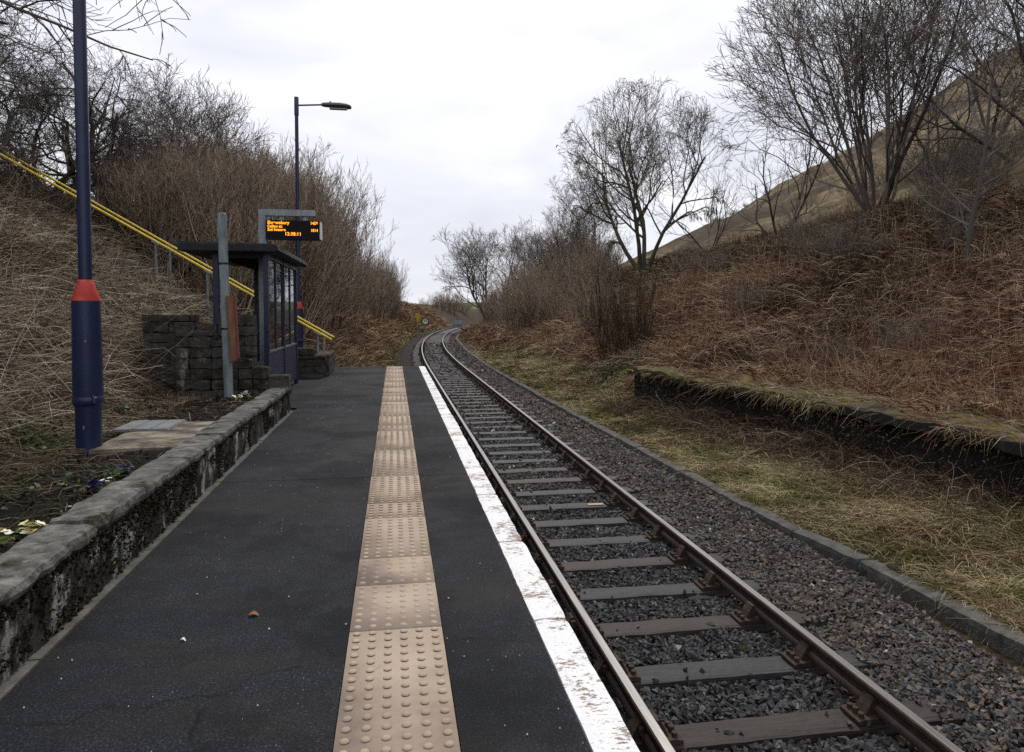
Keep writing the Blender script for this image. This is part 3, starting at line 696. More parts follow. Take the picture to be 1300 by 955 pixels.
for (cx_, cy_, rx, ry, n) in ((-3.15, 5.2, .35, .8, 420), (-3.1, 6.3, .3, .4, 240), (-3.5, 3.9, .35, .6, 300), (-2.5, 4.2, .3, .7, 160), (-4.2, 6.6, .5, .5, 200), (-3.6, 9.0, .5, .6, 260), (-2.9, 8.4, .4, .7, 260), (-5.2, 12, .7, .7, 220), (-2.0, 4.9, .15, .5, 60)):
    x = R.normal(cx_, rx*.6, n); y = R.normal(cy_, ry*.6, n); k = x < -1.72; x, y = x[k], y[k]; n = len(x)
    cov.add(*leaf_cloud(x, y, height(x, y)+R.uniform(.01, .12, n), R.uniform(.025, .06, n), R.random(n)))
cov.build('bank_weeds', M['leaf'], 'low dark green weeds among the straw near the blue lamp', 'weeds')

cov = Cover(); x, y = by_dist(9000, -11, -2.5, 2.5, 18, 1.1, lambda x, y: k1(x, y) & (fbm(x*.8, y*.8, seed=63) > .0)); n = len(x)
cov.add(*leaf_cloud(x, y, height(x, y)+R.uniform(.01, .10, n), R.uniform(.02, .06, n), R.random(n), .7))
M['litter'] = strand_mat('brown_leaf_litter', [(0, (.02, .014, .009)), (.5, (.07, .043, .025)), (.85, (.15, .085, .045)), (1, (.22, .15, .09))])
cov.build('leaf_litter', M['litter'], 'brown leaf litter caught in the straw of the left bank', 'leaf litter')
cov = Cover(); x, y = by_dist(15000, -11, -2.7, 2.5, 20, 1.0, lambda x, y: k1(x, y) & (fbm(x*.55, y*.55, seed=64) > .42)); n = len(x)
stalks(cov, x, y, R.uniform(.08, .30, n), .8, 0, 3, R.uniform(.2, .8, n), R.uniform(.001, .002, n), 4, wob=.08, rnd=R.random(n))
M['newgrass'] = strand_mat('green_bank_grass', [(0, (.035, .042, .016)), (.5, (.09, .098, .038)), (.8, (.16, .15, .07)), (1, (.32, .27, .16))])
cov.build('green_grass', M['newgrass'], 'patches of green grass growing through the straw of the left bank', 'grass')
cov = Cover()
for bx, by, br_, n in ((-3.9, 5.6, .5, 170), (-4.6, 8.2, .6, 150), (-3.3, 3.6, .4, 120), (-5.6, 11.5, .7, 110), (-3.1, 9.4, .3, 60)):
    x = R.normal(bx, br_*.7, n); y = R.normal(by, br_, n); k = x < -2.7; x, y = x[k], y[k]; n = len(x)
    stalks(cov, x, y, R.uniform(.3, 1.0, n), .9, 0, 3, R.uniform(.3, 1.1, n), R.uniform(.0014, .003, n), 7, side=3, wob=.2, rnd=R.random(n)*.6)
cov.build('bank_brambles', M['bramble'], 'dark bare bramble stems arching out of the straw on the left bank', 'brambles')

# verge grass on the right, between the kerb and the derelict platform
cov = Cover()
kv = lambda x, y: (x > kerb_x(y)+.2) & (dlat(x, y) < np.where(y < 17.6, 4.9, 5.6))
x, y = by_dist(78000, 4.2, 9, 3.2, 45, 1.25, kv); n = len(x)
tuft = fbm(x*1.3, y*1.3, seed=70); bare = fbm(x*1.1, y*.8, seed=77)+.28*(x-kerb_x(y)-1.2)
k = bare < .5+.6*R.random(n); x, y, tuft = x[k], y[k], tuft[k]; n = len(x)
stalks(cov, x, y, R.uniform(.07, .32, n)*(1+.6*tuft), .45, -2.2, 1.3, R.uniform(.25, .7, n), R.uniform(.0009, .0019, n), 4, wob=.06, rnd=np.clip(R.random(n)+.4*tuft, 0, 1), lift=.004)
x, y = by_dist(2600, 4.4, 8, 4, 40, 1, lambda x, y: kv(x, y) & (fbm(x*.8, y*.8, seed=71) > .25)); n = len(x)
stalks(cov, x, y, R.uniform(.3, .6, n), .8, -2.6, 1.6, R.uniform(.4, .9, n), R.uniform(.0015, .0028, n), 5, rnd=.4+.6*R.random(n))
n = 5200; y = 3.2+30*R.random(n)**1.7; x = kerb_x(y)+R.uniform(.16, .34, n); k = fbm(y*1.3, y*0, seed=78)+.35 > .8*R.random(n); x, y = x[k], y[k]; n = len(x)
stalks(cov, x, y, R.uniform(.08, .30, n), .5, pi, .8, R.uniform(.5, 1.1, n), R.uniform(.001, .0019, n), 5, wob=.08, clamp=False, z=np.full(n, -.985), rnd=R.random(n))
cov.build('verge_grass', M['vergegrass'], 'yellowed short grass on the verge beside the kerb', 'grass')

cov = Cover()
x, y = by_dist(9000, 4.4, 8, 3.4, 30, 1.1, lambda x, y: kv(x, y) & (fbm(x*1.1, y*.8, seed=77)+.35*(x-kerb_x(y)-1.2) > .25)); n = len(x)
stalks(cov, x, y, R.uniform(.1, .5, n), .25, 0, 3, R.uniform(.1, .5, n), R.uniform(.001, .0022, n), 5, wob=.12, rnd=R.random(n)*.85)
cov.build('verge_litter', M['bracken'], 'dead brown stems and litter lying on the verge below the derelict platform', 'plant litter')
# bracken on the derelict platform and the right bank
cov = Cover()
kb = lambda x, y: (dlat(x, y) > np.where(y < 17.8, 5.5, 5.0)) & (dlat(x, y) < 16.5) & (x < 1.45*y+2)
x, y = by_dist(76000, 6.8, 25, 4.5, 60, 1.0, kb); n = len(x)
pt = fbm(x*.5, y*.5, seed=72)
dark = (fbm(x*.28, y*.28, seed=73)+.12*(dlat(x, y)-9) > .35)
k = (~dark) | (R.random(n) < .45); x, y, pt = x[k], y[k], pt[k]; n = len(x)
stalks(cov, x, y, R.uniform(.25, .85, n), .28, -2.6, 1.2, R.uniform(.1, .45, n), R.uniform(.0013, .0028, n), 4, wob=.07, rnd=np.clip(R.random(n)**1.35+.5*pt, 0, 1), lift=.012)
x, y = by_dist(16000, 7.0, 24, 5, 55, .9, kb); n = len(x)
stalks(cov, x, y, R.uniform(.5, 1.3, n), .6, -2.6, 1.3, R.uniform(.2, .8, n), R.uniform(.0015, .0032, n), 5, wob=.08, rnd=np.clip(.4+.7*R.random(n), 0, 1))
x, y = by_dist(4200, 7.0, 24, 5, 40, .9, lambda x, y: kb(x, y) & (fbm(x*.6, y*.6, seed=79) > -.1)); n = len(x)
stalks(cov, x, y, R.uniform(.5, 1.35, n), 1.25, 0, 3, R.uniform(.0, .35, n), R.uniform(.0014, .003, n), 5, wob=.08, side=3, rnd=np.clip(.1+.85*R.random(n), 0, 1))
x, y = by_dist(3000, 7.0, 20, 5, 30, 1.0, kb); n = len(x); L = R.uniform(.3, .75, n); a = R.uniform(0, 2*pi, n); e = R.normal(.3, .25, n)
d0 = np.stack([np.cos(a)*np.cos(e), np.sin(a)*np.cos(e), np.sin(e)], 1); sd = np.stack([-np.sin(a), np.cos(a), R.normal(0, .35, n)], 1); b0 = np.stack([x, y, height(x, y)+R.uniform(.02, .22, n)], 1); rr = R.random(n)
def on_frond(t_): 
    p = b0+d0*(L*t_)[:, None]; p[:, 2] -= .45*L*t_*t_; return p
cov.add(*strands(np.stack([on_frond(np.full(n, u)) for u in (0, .33, .66, 1.)], 1), np.full((n, 4), .0028), rr, 2))
for j in range(11):
    t_ = .22+.07*j; w_ = L*.34*(1.08-t_)
    for s_ in (-1, 1):
        p0 = on_frond(np.full(n, t_)); p2 = p0+sd*(s_*w_)[:, None]+d0*(w_*.45)[:, None]; p2[:, 2] -= w_*R.uniform(.1, .7, n); p1 = (p0+p2)/2; p1[:, 2] += w_*.12
        cov.add(*strands(np.stack([p0, p1, p2], 1), np.stack([np.full(n, .004), .011*L/.5, np.full(n, .002)], 1), np.clip(rr*.75, 0, 1), 2))
cov.build('dead_bracken', M['bracken'], 'flattened red brown dead bracken covering the right bank', 'bracken')
cov = Cover()
kh = lambda x, y: kb(x, y) & (dlat(x, y) > 8.3) & (fbm(x*.28, y*.28, seed=73)+.16*(dlat(x, y)-10.5) > .02+.25*R.random(len(x)))
x, y = by_dist(42000, 8, 26, 6, 60, .8, kh); n = len(x)
M['heath'] = strand_mat('dark_heather', [(0, (.012, .012, .007)), (.5, (.035, .032, .017)), (.8, (.07, .058, .03)), (1, (.12, .09, .05))], [(0, (.02, .026, .009)), (.5, (.05, .055, .018)), (1, (.11, .10, .03))], .6, (.52, .62))
stalks(cov, x, y, R.uniform(.15, .55, n), 1.0, 0, 3, R.uniform(.0, .4, n), R.uniform(.002, .0045, n), 4, wob=.15, rnd=R.random(n))
cov.build('heather', M['heath'], 'dark heather and moss on the upper part of the right bank', 'heather')
# far banks of both sides
cov = Cover()
kf = lambda x, y: ((dlat(x, y) < -2.9) & (dlat(x, y) > -12)) | ((dlat(x, y) > 2.6) & (dlat(x, y) < 14) & (y > 44))
x, y = by_dist(34000, -8, 30, 19.3, 130, .8, kf); n = len(x)
stalks(cov, x, y, R.uniform(.3, 1.0, n)*(1+.006*y), .7, 0, 2.2, R.uniform(.2, .8, n), .002+.0004*y, 4, rnd=np.clip(.15+.75*R.random(n)+.3*fbm(x*.3, y*.3, seed=74), 0, 1))
cov.build('bank_scrub', M['bracken'], 'dead brown scrub on the cutting sides beyond the platform', 'scrub')
cov = Cover()
x, y = by_dist(9000, -3, 20, 19.3, 110, .7, lambda x, y: ((dlat(x, y) < -2.1) & (dlat(x, y) > -4.6-2*fbm(x*.2, y*.2, seed=4)))); n = len(x)
stalks(cov, x, y, R.uniform(.15, .45, n)*(1+.006*y), .9, 0, 2.2, R.uniform(.2, .7, n), .002+.0004*y, 4, rnd=R.random(n))
cov.build('trackside_grass', M['vergegrass'], 'pale grass along the foot of the left cutting', 'grass')

# brambles in front of the derelict platform face
cov = Cover()
n = 2600; y = R.uniform(5.5, 17.2, n); x = np.interp(y, [5, 8.9, 12.5, 15.2, 17.3], [6.9, 6.92, 6.56, 6.38, 5.85])-.9*R.random(n)**1.5+.12; keep = fbm(y*.5, y*0, seed=6)*.5+.6 > R.random(n)*.9; x, y = x[keep], y[keep]; n = len(x)
stalks(cov, x, y, R.uniform(.4, 1.5, n), .9, pi, 1.5, R.uniform(.5, 1.15, n), R.uniform(.0018, .0042, n), 9, side=3, wob=.22, rnd=R.random(n)**1.3)
n = 5000; y = R.uniform(5.5, 17.2, n); x = np.interp(y, [5, 8.9, 12.5, 15.2, 17.3], [6.9, 6.92, 6.56, 6.38, 5.85])-1.3*R.random(n)**1.5+.15
stalks(cov, x, y, R.uniform(.2, .6, n), .9, pi, 2.4, R.uniform(.2, .9, n), R.uniform(.0012, .0024, n), 6, side=2, wob=.25, rnd=R.random(n)*.7)
n = 170; y = R.uniform(5.5, 16.8, n); x = np.interp(y, [5, 7, 8.9, 10.8, 12.5, 13.8, 15.2, 16.4, 17.3], [6.9, 6.88, 6.92, 6.74, 6.56, 6.5, 6.38, 6.15, 5.85])+R.uniform(.02, .25, n)
stalks(cov, x, y, R.uniform(.25, .9, n), .15, pi, 1.1, R.uniform(.25, .9, n), R.uniform(.0014, .0026, n), 8, side=3, wob=.3, clamp=False, z=np.full(n, -.05), rnd=R.random(n))
cov2 = Cover(); n = 16000; y = R.uniform(5.2, 17.3, n); dep = R.random(n)**1.4; hgt = R.random(n)**1.5
x = np.interp(y, [5, 8.9, 12.5, 15.2, 17.3], [6.9, 6.92, 6.56, 6.38, 5.85])+.1-.85*dep*(1-.6*hgt); keep = (fbm(y*.7, dep*2, seed=18) > -.15) ; x, y, hgt = x[keep], y[keep], hgt[keep]; n = len(x)
M['deadlf'] = strand_mat('dull_bramble_leaves', [(0, (.012, .010, .006)), (.5, (.035, .026, .016)), (.8, (.03, .036, .014)), (1, (.10, .06, .03))], rough=.8)
cov2.add(*leaf_cloud(x, y, -.98+hgt*.78, R.uniform(.02, .055, n), R.random(n), 1.0)); cov2.build('bramble_leaves', M['deadlf'], 'dull dark leaves hanging in the bramble tangle below the derelict platform', 'leaves')
cov.build('brambles', M['bramble'], 'tangle of bare bramble stems against the derelict platform', 'brambles')
# weeds between the sleepers
cov = Cover()
for px_, py_, n in ((690, 643, 60), (715, 645, 80), (803, 592, 60), (812, 586, 50), (835, 600, 60), (945, 823, 60), (1150, 765, 90), (1080, 716, 60), (985, 640, 50)):
    q = at_z(px_, py_, -1.13); x = R.normal(q[0], .05, n); y = R.normal(q[1], .05, n)
    stalks(cov, x, y, R.uniform(.03, .09, n), .8, 0, 3, R.uniform(.1, .5, n), np.full(n, .0016), 4, z=np.full(n, -1.14), clamp=False, rnd=R.random(n))
M['weed'] = strand_mat('fresh_green_weed', [(0, (.04, .06, .012)), (1, (.14, .2, .04))])
cov.build('track_weeds', M['weed'], 'small green weeds sprouting in the ballast', 'weeds')

# ------------------------------------------------------------------ derelict platform
dp = empty('derelict_platform', (7.2, 10, -1), 'derelict overgrown platform with mossy lip across the track', 'platform')
edge = [(5.72, 17.75), (5.85, 17.3), (6.15, 16.4), (6.38, 15.2), (6.5, 13.8), (6.56, 12.5), (6.74, 10.8), (6.88, 9.8), (6.92, 8.9), (6.9, 8.0), (6.88, 7.0), (6.9, 5.0), (6.95, -4)]
mb = MB(); pts = []
ex = (lambda yy: .11*fbm(yy*.9, yy*0, seed=44)+.05*fbm(yy*4, yy*0, seed=45))(np.arange(17.75, -4, -.12))+np.interp(np.arange(17.75, -4, -.12), [q[1] for q in edge][::-1], [q[0] for q in edge][::-1]); ey = np.arange(17.75, -4, -.12)
def strip(mb, off0, off1, z0, z1, res_cols=8, amp=.02, seed=0, sag=None):
    """solid strip following the platform edge between two offsets and heights"""
    nY = len(ey); cols = np.linspace(0, 1, res_cols)
    X = ex[:, None]+off0+(off1-off0)*cols[None]; Y = np.repeat(ey[:, None], res_cols, 1)
    Zt = np.full_like(X, z1)+amp*fbm(X*2.5, Y*2.5, seed=seed)+ (0 if sag is None else sag(Y)); X = X+amp*1.3*fbm(X*3, Y*2.5, seed=seed+1)
    top = np.stack([X, Y, Zt], -1); bot = np.stack([X, Y, np.full_like(X, z0)+(0 if sag is None else sag(Y))], -1)
    V = np.concatenate([top.reshape(-1, 3), bot.reshape(-1, 3)]); F = []; c = res_cols; o = nY*c
    for i in range(nY-1):
        for j in range(c-1): F += [(i*c+j, i*c+j+1, (i+1)*c+j+1, (i+1)*c+j), (o+i*c+j, o+(i+1)*c+j, o+(i+1)*c+j+1, o+i*c+j+1)]
        F += [(i*c, (i+1)*c, o+(i+1)*c, o+i*c), (i*c+c-1, o+i*c+c-1, o+(i+1)*c+c-1, (i+1)*c+c-1)]
    for i in (0, nY-1):
        for j in range(c-1): F.append((i*c+j, o+i*c+j, o+i*c+j+1, i*c+j+1))
    mb.add(V, F)
sag = lambda Y: .03*fbm(Y*.35, Y*0, seed=12)
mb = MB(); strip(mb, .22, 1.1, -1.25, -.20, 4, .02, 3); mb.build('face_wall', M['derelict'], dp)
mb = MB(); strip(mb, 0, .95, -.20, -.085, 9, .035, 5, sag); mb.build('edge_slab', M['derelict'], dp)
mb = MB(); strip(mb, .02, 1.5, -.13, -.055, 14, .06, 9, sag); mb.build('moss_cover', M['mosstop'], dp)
cov = Cover(); n = 19000; y = R.uniform(5, 17.6, n); off = R.uniform(.0, 1.4, n)**1.2; keep = fbm(y*.9, off*.8, seed=15) > -.2+.2*R.random(n); y, off = y[keep], off[keep]; n = len(y)
x = np.interp(y, ey[::-1], ex[::-1])+off
stalks(cov, x, y, R.uniform(.08, .34, n)*(1+.7*fbm(y*1.3, off, seed=16)), .5, pi, 1.8, R.uniform(.4, 1.2, n), R.uniform(.0012, .0022, n), 5, wob=.15, z=np.full(n, -.06), clamp=False, rnd=R.random(n))
n = 4200; y = R.uniform(5, 17.6, n); keep = fbm(y*1.7, y*0, seed=17) > .7*R.random(n)-.35; y = y[keep]; n = len(y); x = np.interp(y, ey[::-1], ex[::-1])+R.uniform(-.03, .2, n)
stalks(cov, x, y, R.uniform(.06, .26, n), .35, pi, 1.5, R.uniform(.3, 1.3, n), R.uniform(.001, .002, n), 5, wob=.2, z=np.full(n, -.07), clamp=False, rnd=R.random(n))
o = cov.build('moss_grass', M['vergegrass'], None, None, parent=dp); o['kind'] = 'stuff'

cov = Cover(); n = 6500; y = R.uniform(4.8, 17.5, n); off = .12+1.0*R.random(n)**.7; k = fbm(y*.8, off, seed=19) > .35-.75*off*R.random(n); y, off = y[k], off[k]; n = len(y)
stalks(cov, np.interp(y, ey[::-1], ex[::-1])+off, y, R.uniform(.2, .7, n), .3, pi, 1.3, R.uniform(.15, .6, n), R.uniform(.0013, .0026, n), 5, wob=.08, z=np.full(n, -.05), clamp=False, rnd=R.random(n))
o = cov.build('fallen_bracken', M['bracken'], None, None, parent=dp); o['kind'] = 'stuff'

# ------------------------------------------------------------------ low wall, bed, stone walls on the left
lw = empty('low_wall', (-1.56, 4, 0), 'low mossy stone wall with grey coping along the platform', 'wall')
mb = MB(); rough_box(mb, -1.665, -1.452, -4, 10.55, -.3, .281, .055, .020, 5, seed=2, round_=.0); mb.build('wall_body', M['wall'], lw)
mb0 = MB(); y = -4.; k = 0
lens = [1.0, .9, 1.05, .95, .62, 1.0, .85, .55, .95, .9, .75, 1.0, .6, .9, .95, .8, .7, .9]
while y < 10.5:
    L = lens[k % len(lens)]; y1 = min(y+L, 10.56); mb = MB(); j = random.uniform(-.013, .013)
    rough_box(mb, -1.69+j, -1.438+j, y+.007, y1-.007, .285, .362+random.uniform(-.009, .009), .045, .009, 9, seed=30+k, rnd=random.random(), round_=.012)
    mb.build('coping_stone', M['coping'], lw); y = y1; k += 1

def stone_courses(mb, x0, x1, y0, y1, z0, top, ch=.145, seed=0, ln=(.35, .75)):
    """coursed blocks; top is a function x -> height (the steps of the wall)"""
    rs = random.Random(seed); z = z0; c = 0
    while z < max(top(x0+.01), top(x1-.01), top((x0+x1)/2))-.02:
        x = x0 - (rs.uniform(0, .2) if c % 2 else 0)
        while x < x1-.02:
            L = rs.uniform(*ln); xa, xb = max(x, x0), min(x+L, x1); t_ = top((xa+xb)/2)
            if xb-xa > .05 and z < t_-.03:
                za = min(z+ch, t_) if t_-z-ch > .05 else t_
                j = rs.uniform(-.012, .012); rough_box(mb, xa+.002, xb-.002, y0+j, y1, z+.0015, za-.0015, .06, .012, 9, seed=seed+c, rnd=rs.random(), round_=.004)
            x += L
        z += ch; c += 1
def steps_top(brk):
    return lambda x: next((h for xe, h in brk if x <= xe), brk[-1][1])
sw = empty('stepped_wall', (-2.2, 10.6, 0), 'dark stone wall descending in mossy steps to the low wall', 'wall')
B_ = [at_y(p, q, 10.42) for p, q in ((222, 410), (240, 410), (268, 420), (285, 433), (302, 444), (320, 456), (341, 466), (367, 477))]
brk = [(B_[k+1][0], B_[k+1][2]) for k in range(len(B_)-1)]
xl = B_[0][0]
mb = MB()
x0s = [xl]+[q[0] for q in brk[:-1]]
for xa, (xb, h) in zip(x0s, brk):
    stone_courses(mb, xa, xb, 10.42, 10.68, -.1, lambda x, h=h: h, seed=int(h*100), ln=(.3, .5))
mb.build('stonework', M['stone'], sw)
rw = empty('retaining_wall', (-2.6, 10.85, 0), 'tall dark coursed stone wall behind the stepped wall', 'wall')
wa = [at_y(p, 400, 10.72) for p in (180, 248, 275, 322, 341)]
mb = MB(); zt = wa[0][2]
stone_courses(mb, wa[0][0], wa[1][0], 10.72, 10.97, .1, lambda x: zt, seed=5); stone_courses(mb, wa[1][0], wa[2][0], 10.72, 10.97, .1, lambda x: zt-.13, seed=6)
stone_courses(mb, wa[2][0], wa[3][0], 10.72, 10.97, -.1, lambda x: zt, seed=7); stone_courses(mb, wa[3][0], -1.95, 10.72, 10.97, -.1, lambda x: zt-.06, seed=8, ln=(.2, .3))
mb.build('stonework', M['stone'], rw)
bw = empty('back_wall', (-3.45, 13.5, 0), 'stone wall holding the bank behind the blue shelter', 'wall')
mb = MB(); rough_box(mb, -3.6, -3.36, 10.98, 16.2, -.1, .95, .12, .02, 5, seed=9); mb.build('stonework', M['stone'], bw)
ew = empty('stair_wall', (-1.7, 16.5, 0), 'low stone wall with mossy top at the foot of the steps', 'wall')
q1 = at_y(376, 480, 15.95); q2 = at_y(411, 453, 15.95)
mb = MB(); stone_courses(mb, -2.75, -1.47, 15.95, 16.3, -.05, lambda x: .40, seed=15, ln=(.25, .5)); rough_box(mb, -1.72, -1.40, 16.31, 18.0, -.05, .41, .09, .018, 6, seed=16); mb.build('stonework', M['stone'], ew)
mb = MB(); rough_box(mb, -2.75, -1.45, 15.92, 16.33, .405, .475, .09, .01, 6, seed=17, rnd=.2); rough_box(mb, -1.76, -1.385, 16.34, 18.03, .405, .475, .09, .01, 6, seed=19, rnd=.4); mb.build('coping', M['stone'], ew)
mb = MB(); rough_box(mb, -2.7, -1.66, 15.96, 16.28, .48, .63, .09, .012, 6, seed=18, rnd=.1); mb.build('upper_block', M['stone'], ew)

n = 9000; y = 1.8+8.7*R.random(n)**1.3; zz = .30-.33*R.random(n)**1.9; keep = fbm(y*2.2, zz*5, seed=91)+.25*(zz > .22) > .05; y, zz = y[keep], zz[keep]; n = len(y)
M['mossbit'] = strand_mat('dark_wall_moss', [(0, (.006, .0052, .003)), (.6, (.018, .0145, .006)), (1, (.045, .033, .012))])
V, T, rn = stones(-1.447+R.uniform(-.006, .008, n), y, zz, R.uniform(.006, .022, n), R.random(n)**1.4)
o = link('moss', raw_mesh('moss', V-world_loc(lw), tris=T, rnd=rn), M['mossbit'], lw); o['kind'] = 'stuff'

# concrete slab and steel cover in the flower bed
mb = MB(); q = [at_z(150, 586, .29), at_z(240, 566, .29), at_z(268, 537, .29), at_z(150, 548, .29)]
rough_box(mb, -2.42, -1.70, 6.25, 7.75, .16, .302, .07, .007, 5, seed=21); tag(mb.build('concrete_slab', M['concrete'], None), 'pale dirty concrete slab in the bed beside the near lamp', 'slab')
M['cover'] = simple('grey_steel_cover', [(.3, (.10, .105, .11)), (.7, (.20, .205, .21))], 9, .6, .2)
ac = empty('access_cover', (-2.3, 7.4, .3), 'grey metal access cover set at the back of the concrete slab', 'cover')
mb = MB(); mb.box(-2.56, -2.05, 7.10, 7.72, .300, .312); mb.build('frame', M['cover'], ac)
mb = MB()
for k in range(3): mb.box(-2.54+k*.162, -2.54+k*.162+.15, 7.12, 7.70, .3125, .322, bev=.003)
mb.build('lid', M['cover'], ac)

# flower clumps
def flower_clump(px, py, mat, name, label, rad=.1, nf=14, fs=.022, group=None):
    p = at_z(px, py, .34); x0, y0 = p[0], p[1]; z0 = float(height(np.array([x0]), np.array([y0]))[0])
    e = empty(name, (x0, y0, z0), label, 'flowers', group)
    n = 34; a = R.uniform(0, 2*pi, n); r = rad*np.sqrt(R.random(n)); c = Cover()
    c.add(*leaf_cloud(x0+r*np.cos(a), y0+r*np.sin(a), z0+R.uniform(.01, .05, n), R.uniform(.045, .09, n)*rad/.1, R.random(n), .4)); c.build('leaves', M['primleaf'] if 'violet' not in label else M['leaf'], None, None, parent=e)
    mb = MB()
    for k in range(nf):
        a0 = random.uniform(0, 2*pi); r0 = rad*.8*sqrt(random.random()); c0 = np.array((x0+r0*cos(a0), y0+r0*sin(a0), z0+random.uniform(.045, .085))); rr = random.random()
        tx, ty = random.uniform(-.5, .5), random.uniform(-.7, .2)
        for j in range(5):
            an = 2*pi*j/5; u = np.array((cos(an), sin(an), tx*cos(an)+ty*sin(an)+.15)); w = np.array((-sin(an), cos(an), -tx*sin(an)+ty*cos(an)))
            mb.add([c0, c0+fs*(.55*u-.5*w), c0+fs*(1.05*u-.22*w), c0+fs*(1.05*u+.22*w), c0+fs*(.55*u+.5*w)], [(0, 1, 2, 3, 4)], rr)
    mb.build('petals', mat, e); return e
flower_clump(42, 666, M['petal_cream'], 'primrose', 'largest clump of cream primroses behind the near end of the low wall', .085, 20, .022)
flower_clump(5, 674, M['petal_cream'], 'primrose', 'cream primroses at the left edge of the picture', .06, 8, .02)
flower_clump(300, 506, M['petal_cream'], 'primrose', 'cream primroses in the bed nearest the leaning grey post', .07, 9, .026)
flower_clump(312, 500, M['petal_white'], 'white_flower', 'white flowers in the bed just beyond the cream ones', .07, 8, .026)
flower_clump(327, 490, M['petal_white'], 'white_flower', 'bright white flowers by the far end of the low wall', .08, 9, .03)
flower_clump(119, 612, M['petal_violet'], 'violet_flower', 'vivid violet flowers in dark soil below the near lamp', .06, 12, .02)
flower_clump(158, 592, M['petal_violet'], 'violet_flower', 'dark violet flowers against the concrete slab', .07, 7, .016)
flower_clump(134, 608, M['petal_white'], 'white_flower', 'tiny white flowers beside the vivid violet ones', .05, 4, .014)
flower_clump(84, 642, M['petal_white'], 'white_flower', 'single white bloom on bare soil between primroses and violets', .03, 2, .012)

# ------------------------------------------------------------------ lamp posts
def copy_tree(o, parent=None):
    c = o.copy(); COL.objects.link(c); c.parent = parent
    for ch in list(o.children): copy_tree(ch, c)
    return c
def lamp_post(loc):
    e = empty('lamp_post', loc, 'near navy blue lamp post with red collar standing in the bed', 'lamp post', 'blue station lamp posts')
    x, y, z = loc
    mb = MB(); mb.tube([(x, y, z-.25), (x, y, z+.33), (x, y, z+.36)], [.094, .097, .099], 28)
    mb.tube([(x, y, z+.40), (x, y, z+.46), (x, y, z+1.19)], [.108, .112, .104], 28); mb.build('base', M['navy'], e, True)
    mb = MB(); mb.tube([(x, y, z+.345), (x, y, z+.365), (x, y, z+.405), (x, y, z+.425)], [.100, .116, .116, .108], 28)
    for a in (-.9, 2.2): mb.tube([(x+.105*cos(a), y+.105*sin(a), z+.37), (x+.135*cos(a+.05), y+.135*sin(a+.05), z+.375), (x+.135*cos(a+.1), y+.135*sin(a+.1), z+.41), (x+.10*cos(a), y+.10*sin(a), z+.425)], .018, 8)
    mb.build('clamp_ring', M['navy'], e, True)
    mb = MB(); mb.tube([(x, y, z+1.19), (x, y, z+1.20), (x, y, z+1.345), (x, y, z+1.36)], [.1045, .106, .058, .054], 28); mb.build('collar', M['red'], e, True)
    mb = MB(); mb.tube([(x, y, z+1.36), (x, y, z+5.98)], [.050, .044], 20); mb.tube([(x, y, z+5.98), (x, y, z+5.985), (x, y, z+6.42), (x, y, z+6.43)], [.046, .056, .056, .05], 20); mb.build('pole', M['navy'], e, True)
    mb = MB(); mb.tube([(x+.04, y, z+6.23), (x+.64, y, z+6.27)], .021, 12); mb.build('arm', M['navy'], e, True)
    h = [(0.0, .0, .055, .07), (.06, -.025, .075, .10), (.2, -.03, .085, .13), (.45, -.055, .085, .145), (.62, -.065, .075, .13), (.70, -.062, .04, .09), (.735, -.05, .0, .045)]
    vs = []; fs = []; n = 12
    for (u, zb, zt_, w) in h:
        for k in range(n):
            an = 2*pi*k/n; vs.append((x+.60+u, y+w*cos(an), z+6.25+(zt_ if sin(an) >= 0 else -zb)*sin(an)))
    for i in range(len(h)-1):
        for k in range(n): fs.append((i*n+k, i*n+(k+1) % n, (i+1)*n+(k+1) % n, (i+1)*n+k))
    fs += [tuple(range(n)), tuple(range((len(h)-1)*n, len(h)*n))]
    mb = MB().add(vs, fs); mb.tube([(x+.82, y, z+6.33), (x+.82, y, z+6.355)], .03, 10); hd = mb.build('lamp_head', M['head'], e, True)
    mb = MB(); mb.box(x+.80, x+1.22, y-.085, y+.085, z+6.172, z+6.182); mb.build('lens', M['white'], hd)
    mb = MB(); mb.tube([(x+.03, y-.0975, z+.87), (x+.03, y-.112, z+.87)], .007, 8); mb.build('screw', M['screw'], e)
    mb = MB(); mb.box(x-.005, x+.004, y-.0985, y-.0955, z+.165, z+.195); mb.build('chipped_patch', M['screw'], e)
    return e
lp = lamp_post((-2.45, 6.38, .29))
lp2 = copy_tree(lp); lp2.location = (-2.36, 19.0, .29); lp2['label'] = 'far blue lamp post rising behind the shelter'
# ------------------------------------------------------------------ shelter
SX, SY0, SY1 = -1.9, 11.52, 14.78
sh = empty('shelter', (-2.4, 13.1, 0), 'navy blue waiting shelter with glazed front and flat roof', 'shelter')
def frame_post(y, w, d_=.07, x=SX, z1=2.28, z0=.0):
    MB().box(x-d_/2, x+d_/2, y-w/2, y+w/2, z0, z1, bev=.004).build('post', M['navy2'], sh)
ym = (SY0+SY1)/2
for y, w in ((SY0, .09), (ym, .075), (SY1, .09)): frame_post(y, w)
for y in ((SY0+ym)/2, (SY1+ym)/2): 
    MB().box(SX-.022, SX+.022, y-.022, y+.022, .80, 2.2).build('mullion', M['navy2'], sh)
for y in (SY0, SY1): frame_post(y, .08, .08, -2.62)
mb = MB(); mb.box(SX-.03, SX+.03, SY0+.046, ym-.039, 2.2, 2.28); mb.box(SX-.03, SX+.03, ym+.039, SY1-.046, 2.2, 2.28); mb.build('head_rail', M['navy2'], sh)
M['midrail'] = simple('pale_worn_rail', [(.3, (.05, .055, .07)), (.7, (.2, .2, .2))], 9, .5, .05)
